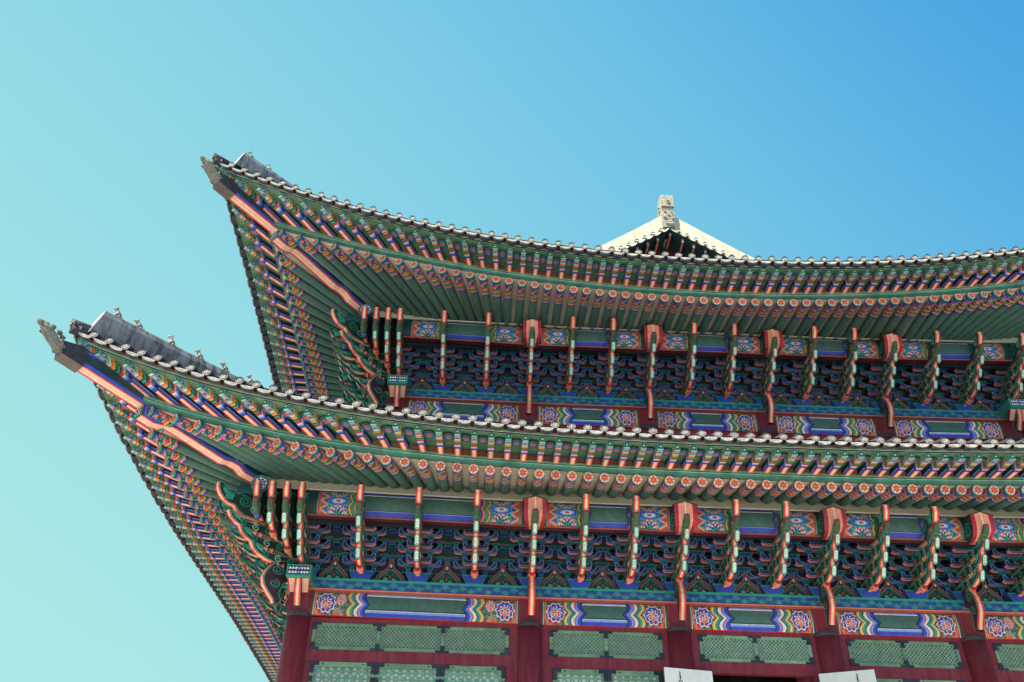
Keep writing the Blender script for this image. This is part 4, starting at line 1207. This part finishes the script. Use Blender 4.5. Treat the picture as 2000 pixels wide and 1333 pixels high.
# wall panels with lotus gables between the sets, and the rails of the bracket zone
def infill(wd):
    mb = MB(); y = -.085
    mb.face([(-wd, .0, 0), (wd, .0, 0), (wd, .0, 1.05), (-wd, .0, 1.05)], (.02, .03, .055))
    for k in range(5): mb.face([(-wd, -.004, .12 + .2 * k), (wd, -.004, .12 + .2 * k), (wd, -.004, .15 + .2 * k), (-wd, -.004, .15 + .2 * k)], (.03, .20, .16) if k % 2 else (.05, .08, .35))
    og = lambda s: [(-.36 * s, 0.0), (.36 * s, 0.0), (.33 * s, .16 * s), (.22 * s, .28 * s), (.11 * s, .37 * s), (.055 * s, .46 * s), (.075 * s, .54 * s), (0, .62 * s), (-.075 * s, .54 * s), (-.055 * s, .46 * s), (-.11 * s, .37 * s), (-.22 * s, .28 * s), (-.33 * s, .16 * s)]
    for s, c, o in ((1.04, TEAL, .02), (1.0, (.27, .04, .05), .024), (.80, TEAL, .028), (.75, (.018, .055, .045), .032)):
        mb.face([(x, y - o, z + .002) for x, z in og(s)], c)
    y2 = y - .036
    for sg in (-1, 1):
        for k, (x0, z0, x1, z1) in enumerate(((.02, .30, .12, .17), (.05, .14, .2, .05), (.03, .36, .06, .30), (.10, .24, .19, .13))):
            mb.face([(sg * x0, y2, z0), (sg * (x0 + .03), y2, z0 - .05), (sg * x1, y2, z1), (sg * (x1 - .05), y2, z1 + .03)][::-1 if sg > 0 else 1], TEAL)
        put = lambda a, z, t: (sg * a, y2 - .002, z); spiral(mb, put, 1, .10, .08, .05, 1.3, .018, TEAL_L, 0, -1 if sg > 0 else 1)
    mb.face([(0, y2 - .004, .10), (.04, y2 - .004, .15), (0, y2 - .004, .2), (-.04, y2 - .004, .15)], (.45, .06, .06))
    mb.face([(-.02, y2 - .004, .40), (.02, y2 - .004, .40), (.015, y2 - .004, .48), (-.015, y2 - .004, .48)], CREAM)
    return mb.mesh("wall_panel", M_PAINT)
IP = infill(.70)
for xs, off, zp, lim in ((XL, 0.0, ZP, 6), (XU, U_, ZP2, 5)):
    for (a, _), (b, _) in zip(xs[:-1], xs[1:]): inst("wall_panel", IP, hall, ((a + b) / 2, off, zp + rise((a + b) / 2, off)))
    for (a, _), (b, _) in list(zip(xs[:-1], xs[1:]))[:lim]: inst("wall_panel", IP, hall, (off, (a + b) / 2, zp), -math.pi / 2)
for off, zp in ((0.0, ZP), (U_, ZP2)):
    for side in (0, 1):
        for j in range(4):
            mb = MB(); o = DY * j; z = .20 + DZ * (j + 1) + .285; ex = o + .1
            x0, x1 = off - ex, (W - off + ex if side == 0 else 17.0)
            mb.box(x0, x1, off - o - .05, off - o + .05, zp + z, zp + z + .21, (.025, .075, .062), bottom=(.02, .02, .045))
            for za, zb, c in ((.0, .012, CRIM), (.012, .026, (.40, .12, .10)), (.155, .19, (.03, .05, .30)), (.19, .20, BLUE)):
                mb.face([(x0, off - o - .053, zp + z + za), (x1, off - o - .053, zp + z + za), (x1, off - o - .053, zp + z + zb), (x0, off - o - .053, zp + z + zb)], c)
            if j < 3:                                    # painted boards closing the gap to the next step
                zb = zp + z + .212; n_ = int((x1 - x0) / .1)
                mb.grid([[(x0 + (x1 - x0) * i / n_, off - o - .05, zb) for i in range(n_ + 1)], [(x0 + (x1 - x0) * i / n_, off - o - DY * .5, zb + .01) for i in range(n_ + 1)], [(x0 + (x1 - x0) * i / n_, off - o - DY + .05, zb + .02) for i in range(n_ + 1)]],
                        lambda i, k: ((.05, .16, .14), (.06, .08, .26), (.05, .16, .14), (.03, .07, .07))[(k + 2 * i) % 4])
            gx = XL if off == 0 else XU; gx = [(a_ + b_) / 2 for (a_, _), (b_, _) in zip(gx[:-1], gx[1:])]
            for x in (gx if side == 0 else gx[:7]):
                for w0, w1, za, zb, y_, c in ((.075, .10, -.115, -.012, .085, TEAL), (.055, .075, -.10, -.03, .088, NAVY), (.035, .05, -.09, -.042, .090, BLUE)):
                    yy = off - o - y_; mb.face([(x - w0, yy, zp + z + za), (x + w0, yy, zp + z + za), (x + w1, yy, zp + z + zb), (x - w1, yy, zp + z + zb)], c)
                mb.face([(x - .075, off - o + .05, zp + z - .115), (x + .075, off - o + .05, zp + z - .115), (x + .075, off - o - .085, zp + z - .115), (x - .075, off - o - .085, zp + z - .115)], NAVY)
            mb.build("bracket_rail", M_PAINT, hall, False, side == 1)
        # added dark sheets over and behind the brackets block sky, keep the zone dark
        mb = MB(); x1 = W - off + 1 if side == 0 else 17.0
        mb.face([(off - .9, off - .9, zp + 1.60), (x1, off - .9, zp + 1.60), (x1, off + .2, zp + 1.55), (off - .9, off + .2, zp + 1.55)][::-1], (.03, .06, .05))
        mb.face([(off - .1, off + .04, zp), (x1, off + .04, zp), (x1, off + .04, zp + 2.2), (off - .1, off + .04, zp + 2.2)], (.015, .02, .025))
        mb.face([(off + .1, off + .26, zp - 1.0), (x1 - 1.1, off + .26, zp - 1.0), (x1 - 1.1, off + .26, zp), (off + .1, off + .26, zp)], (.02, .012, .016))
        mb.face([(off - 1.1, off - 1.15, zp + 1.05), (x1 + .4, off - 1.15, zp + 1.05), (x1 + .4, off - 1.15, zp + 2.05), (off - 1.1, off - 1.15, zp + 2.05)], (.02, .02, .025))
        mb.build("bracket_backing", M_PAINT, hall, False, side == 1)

# ------------------------------------------------------------------ outer purlins
PH = .62
def purlin_col(s, v):
    """s = metres from the column, v = 0 .. 1 upward"""
    if s < .30: return GREEN_D
    if s < .32: return TEAL
    if s < .36: return RED
    if s < .375: return TEAL
    if s < .56:
        p = (v * 3.0) % 1.0; q = (s - .375) / .185; tri = abs(2 * p - 1)
        if abs(q - tri) < .08: return CREAM
        if q < tri: return (.50, .07, .06) if tri - q > .35 else (.68, .15, .07)
        return BLUE if q - tri > .4 else (TEAL if q - tri > .22 else RED)
    if s < .58: return TEAL
    if s < 1.02:
        x = (s - .80) / .24
        for cy in (0.0, 1.0):
            y = (v - cy) / .36; r = math.hypot(x, y)
            if r < 1:
                a = math.atan2(y, x)
                if r > .90: return TEAL
                if r > .80: return CRIM if math.cos(12 * a) > -.2 else CREAM
                if r > .66 + .08 * math.cos(10 * a): return ROSE
                if r > .48: return BLUE if math.cos(10 * a) > -.4 else WHITE
                return TEAL if math.cos(7 * a) > .1 else GREEN_D
        y = (v - .5) / .2; r = math.hypot(x * .8, y)
        if r < .22: return RED
        if r < .40: return WHITE
        if r < .62: return BLUE_L
        k = math.sin(r * 11)
        return BLUE if k > -.1 else (LAV if k > -.6 else TEAL)
    w = abs(math.sin(math.pi * v * 2.0)) * .07
    q = s + w - .04
    for lim, c in ((1.06, TEAL), (1.08, BLACK), (1.13, YELLOW), (1.145, BLACK), (1.20, TEAL), (1.215, BLACK), (1.27, SALMON), (1.29, CRIM), (1.345, BLUE), (1.36, BLACK)):
        if q < lim: return c
    return None
def purlin_bay(ln):
    mb = MB(); st = .0135; n = int(1.42 / st); nv = 44
    vz = [k / nv for k in range(nv + 1)]
    P = lambda x, v: (x, -1.40 - .17 * math.sqrt(max(0, 1 - (2 * v - 1) ** 2)) ** 1.2, PH * v)
    def midc(v):
        if v < .15: return BLUE
        if v < .18: return BLUE_L
        if v < .215: return BLACK
        if v < .77: return GREEN if ln < 5 else GREEN
        if v < .80: return BLACK
        if v < .83: return WHITE
        return BLUE
    for sg in (0, 1):
        xs = [k * st for k in range(n + 1)]
        cols = [[purlin_col(xs[i] + st / 2, (vz[k] + vz[k + 1]) / 2) or midc((vz[k] + vz[k + 1]) / 2) for k in range(nv)] for i in range(n)]
        mb.grid([[P(x if not sg else ln - x, v) for v in vz] for x in xs], lambda i, j: cols[i][j], sg == 0)
    mb.grid([[P(n * st, v) for v in vz], [P(ln - n * st, v) for v in vz]], lambda i, j: midc((vz[j] + vz[j + 1]) / 2), True)
    mb.face([(0, -1.40, 0), (0, -1.2, 0), (ln, -1.2, 0), (ln, -1.40, 0)][::-1], (.12, .02, .03))
    mb.face([(0, -1.432, -.04), (ln, -1.432, -.04), (ln, -1.432, .0), (0, -1.432, .0)], (.50, .13, .10)); mb.face([(0, -1.25, -.04), (ln, -1.25, -.04), (ln, -1.432, -.04), (0, -1.432, -.04)], (.10, .015, .03))
    return mb.mesh("painted_purlin", M_PAINT)
pc = {}
PZ = 1.085
for off, cols, zp in ((0.0, COLX, ZP), (U_, COLX2, ZP2)):
    for side in (0, 1):
        xs = cols if side == 0 else cols[:3]
        for bi, (a, b) in enumerate(zip(xs[:-1], xs[1:])):
            ln = round(b - a, 3); en = -1 if bi == 0 else (1 if bi == 4 else 0)
            if ln not in pc: pc[ln] = purlin_bay(ln)
            flank_inst("painted_purlin", pc[ln], a, ln, zp + PZ, off, side, .11, en)
        mb = MB()
        x1 = W - off + 1.3 if side == 0 else 16.0
        # plaster strip over the purlin, rising in a wedge towards the corner
        zt = LOW.raf[3] + .225 * 1.39 if off == 0 else UPP.raf[3] + .175 * 2.07
        n = 40; lo, hi = [], []
        for i in range(n + 1):
            t = off - 1.15 + (x1 - off + 1.15) * i / n; k = max(0, (off + 3.3 - t) / 4.4)
            if side == 0: k = max(k, (t - (W - off - 3.3)) / 4.4)
            lf = .11 * max(0, 1 - (t - off) / 5.2, (1 - (W - off - t) / 5.2) if side == 0 else 0); lo.append((t, off - 1.47, zp + PZ + PH - .02 + min(lf, .13))); hi.append((t, off - 1.22, zt + .06 + (.30 if off == 0 else .55) * min(1, k) ** 1.3))
        mb.grid([hi, lo], BEIGE)
        mb.grid([lo, [(a, off - 1.56, b) for a, _, b in lo]], BEIGE)
        mb.grid([[(a, off - 1.562, b) for a, _, b in lo], [(a, off - 1.562, b - .03) for a, _, b in lo]], BEIGE)
        mb.build("purlin_plaster", M_WALLP, hall, False, side == 1)
        # crossing purlin end with its painted round face
        mb = MB(); r = .225; c = (off - 1.10, off - 1.72, zp + (1.80 if off == 0 else 1.90))
        mb.tube([(c[0], c[1], c[2]), (c[0], c[1] + .5, c[2])], r, (.02, .10, .12), 24)
        for q, (rr, cl, fn) in enumerate(((1.0, TEAL, None), (.84, NAVY, None), (.76, WHITE, lambda a: 1 - .10 * abs(math.sin(4 * a))), (.64, NAVY, lambda a: 1 + .12 * math.cos(8 * a)), (.46, LAV, lambda a: 1 + .25 * math.cos(8 * a)), (.30, BLUE, None), (.22, WHITE, lambda a: 1 + .3 * math.cos(6 * a)))):
            mb.disc(c, (0, -1, 0), (0, 0, 1), r * rr, cl, 32, fn, .004 + .002 * q)
        for k in range(8):
            a = k * math.pi / 4; mb.disc(c, (0, -1, 0), (0, 0, 1), r * .11, WHITE, 8, None, .022, r * .60 * math.cos(a), r * .60 * math.sin(a))
        mb.build("purlin_end", M_PAINT, hall, False, side == 1)

# ------------------------------------------------------------------ gable of the upper roof
GX, GY = W / 2, 3.2
def rake(u):                                     # u metres from the middle -> height of the tile lips
    return 25.42 - .66 * u + .012 * u * u
g1, g2, g3, g4, g5 = MB(), MB(), MB(), MB(), MB()
UM = 5.2; n = 26
for s in (-1, 1):
    us = [UM * k / n for k in range(n + 1)]
    # verge ridge: plaster band standing on the rake
    lo = [(GX + s * u, GY + .12, rake(u) + .09) for u in us]; hi = [(GX + s * u, GY + .10, rake(u) + .12 + max(.16, .80 - .082 * u)) for u in us]
    bk = [(x, y + .42, z) for x, y, z in hi]
    fl = s < 0
    g1.grid([lo, hi], (.64, .585, .43), s > 0); g1.grid([hi, bk], (.64, .585, .43), s > 0)
    g1.grid([bk, [(x, y + .42, z) for x, y, z in lo]], (.64, .585, .43), s > 0)
    # underside and gable roof edge
    so = [(GX + s * u, GY + .02, rake(u) - .04) for u in us]; si = [(x, GY + 1.1, z - .02) for x, y, z in so]
    g2.grid([so, si], GREEN_D, s > 0)
    g2.grid([[(x, y, z + .05) for x, y, z in so], so], MAROON, s > 0)
    # tile lips and round ends along the rake
    k = 0; u = .02
    while u < UM:
        ca = (GX + s * u, GY, rake(u)); cb = (GX + s * (u + .29), GY, rake(u + .29))
        top, bot = [], []
        for j in range(7):
            f = j / 6; sag = .075 * (1 - (2 * f - 1) ** 2)
            x = ca[0] + (cb[0] - ca[0]) * f; z = ca[2] + (cb[2] - ca[2]) * f
            bot.append((x, GY - .02, z - sag)); top.append((x, GY + .03, z + .075 - sag * .45))
        g3.grid([top, bot], (.56, .54, .47), s < 0); g3.grid([bot, [(x, y + .1, z) for x, y, z in bot]], (.07, .07, .08), s < 0)
        g3.tube([(ca[0], GY + .0, ca[2] + .13), (ca[0], GY + .12, ca[2] + .15)], .075, (.10, .10, .11), 10, True)
        g3.disc((ca[0], GY - .0, ca[2] + .13), (0, -1, .3), (0, 0, 1), .078, (.56, .54, .47), 12, None, .004)
        u += .315; k += 1
    # little gable rafters
    for u in ((.02,) if s > 0 else ()) + (.47, .87, 1.28, 1.7, 2.1):
        x = GX + s * u + .02; z = rake(u) - .16
        rb = MB()
        rb.box(x - .045, x + .045, GY + .16, GY + 1.05, z - .07, z + .09, GREEN_D, bottom=SALMON, front=(.25, .30, .28))
        for q in range(2): rb.face([(x - .045 + .075 * q, GY + .16, z - .0715), (x - .045 + .075 * q, GY + 1.05, z - .0715), (x - .03 + .075 * q, GY + 1.05, z - .0715), (x - .03 + .075 * q, GY + .16, z - .0715)][::-1], RED)
        rb.disc((x, GY + .16, z + .01), (0, -1, 0), (0, 0, 1), .025, WHITE, 6, None, .004)
        rb.build("gable_rafter", M_PAINT, hall)
gv = g1.build("verge_ridge", M_VERGE, hall); g3.build("verge_tiles", M_STONE, gv)
g2.build("gable_soffit", M_GREENWOOD, hall)
g4.face([(GX - 5, GY + 1.0, 22.3), (GX + 5, GY + 1.0, 22.3), (GX + .1, GY + 1.0, 25.5), (GX - .1, GY + 1.0, 25.5)], (.10, .015, .03))
for k in range(-14, 15): g4.box(GX + k * .33 - .012, GX + k * .33 + .012, GY + .985, GY + 1.0, 22.4, 25.3 - .6 * abs(k * .33), (.045, .01, .016))
g4.box(GX - .11, GX + .11, GY + .9, GY + .99, 23.0, 25.2, (.015, .018, .06))
for xx in (-.35, .35, -1.2, 1.2): g4.disc((GX + xx, GY + .985, 24.45 - abs(xx) * .3), (0, -1, 0), (0, 0, 1), .04, (.03, .03, .05), 8, None, .004)
g4.build("gable_board", M_WOOD, hall)
# roof planes behind the verge, main ridge
for s in (-1, 1):
    us = [k * .5 for k in range(13)]
    g5.grid([[(GX + s * u, GY + .1, rake(u) + .1) for u in us], [(GX + s * u, LEN - 3, rake(u) + .1) for u in us]], TILE, s < 0)
g5.build("tiled_roof", M_TILE, hall)
g6 = MB(); g6.box(GX - .19, GX + .19, GY + .55, LEN - 3.5, 25.3, 26.45, (.48, .45, .37)); g6.build("main_ridge", M_PLASTER, hall)
# ridge-end ornament: tall slab with a beast face in relief on the flank
ro = MB(); cst = (.40, .365, .28)
sec = [(3.16, 25.78), (3.12, 26.0), (3.14, 26.28), (3.08, 26.46), (3.08, 27.02), (3.14, 27.12), (3.55, 27.16), (3.72, 27.05), (3.92, 26.72), (4.05, 26.3), (3.95, 25.9), (3.86, 25.5), (3.2, 25.5)]
prism(ro, sec, .24, lambda a, z, t: (GX + t, a, z), cst, lambda nx, nz, i: cst, ())
for s in (-1, 1):
    P_ = lambda a, z, t: (GX + t, a, z)
    for (a, z, r) in ((3.55, 26.8, .07), (3.42, 26.5, .09), (3.75, 26.45, .08), (3.5, 26.1, .11), (3.8, 26.05, .08), (3.35, 25.85, .07)):
        ro.tube([P_(a, z, .22 * s), P_(a, z, .29 * s)], r, cst, 9, True, [r, r * .6])
    spiral(ro, P_, .246 * s, 3.6, 26.6, .22, 1.6, .06, (.16, .15, .13), .5, 1)
ro.box(GX - .242, GX + .242, 3.072, 3.2, 26.425, 26.46, (.03, .025, .03))
ro.tube([(GX + .02, 3.10, 26.68), (GX + .02, 3.03, 26.68)], .085, cst, 12, True, [.10, .07]); ro.disc((GX + .02, 3.03, 26.68), (0, -1, -.2), (0, 0, 1), .055, (.05, .05, .06), 10, None, .004)
for k, (xx, zz, r) in enumerate(((-.12, 26.2, .07), (.12, 26.2, .07), (0, 26.05, .09), (-.14, 25.9, .07), (.14, 25.88, .07), (.16, 26.08, .05), (-.05, 25.8, .06))):
    ro.tube([(GX + xx, 3.16, zz), (GX + xx, 3.08, zz)], r, cst if k % 3 else (.2, .19, .17), 8, True, [r, r * .5])
for zz in (25.60, 25.70): ro.box(GX - .13, GX + .13, 3.10, 3.22, zz, zz + .045, (.56, .54, .47))
ro.build("ridge_ornament", M_STONE, hall)
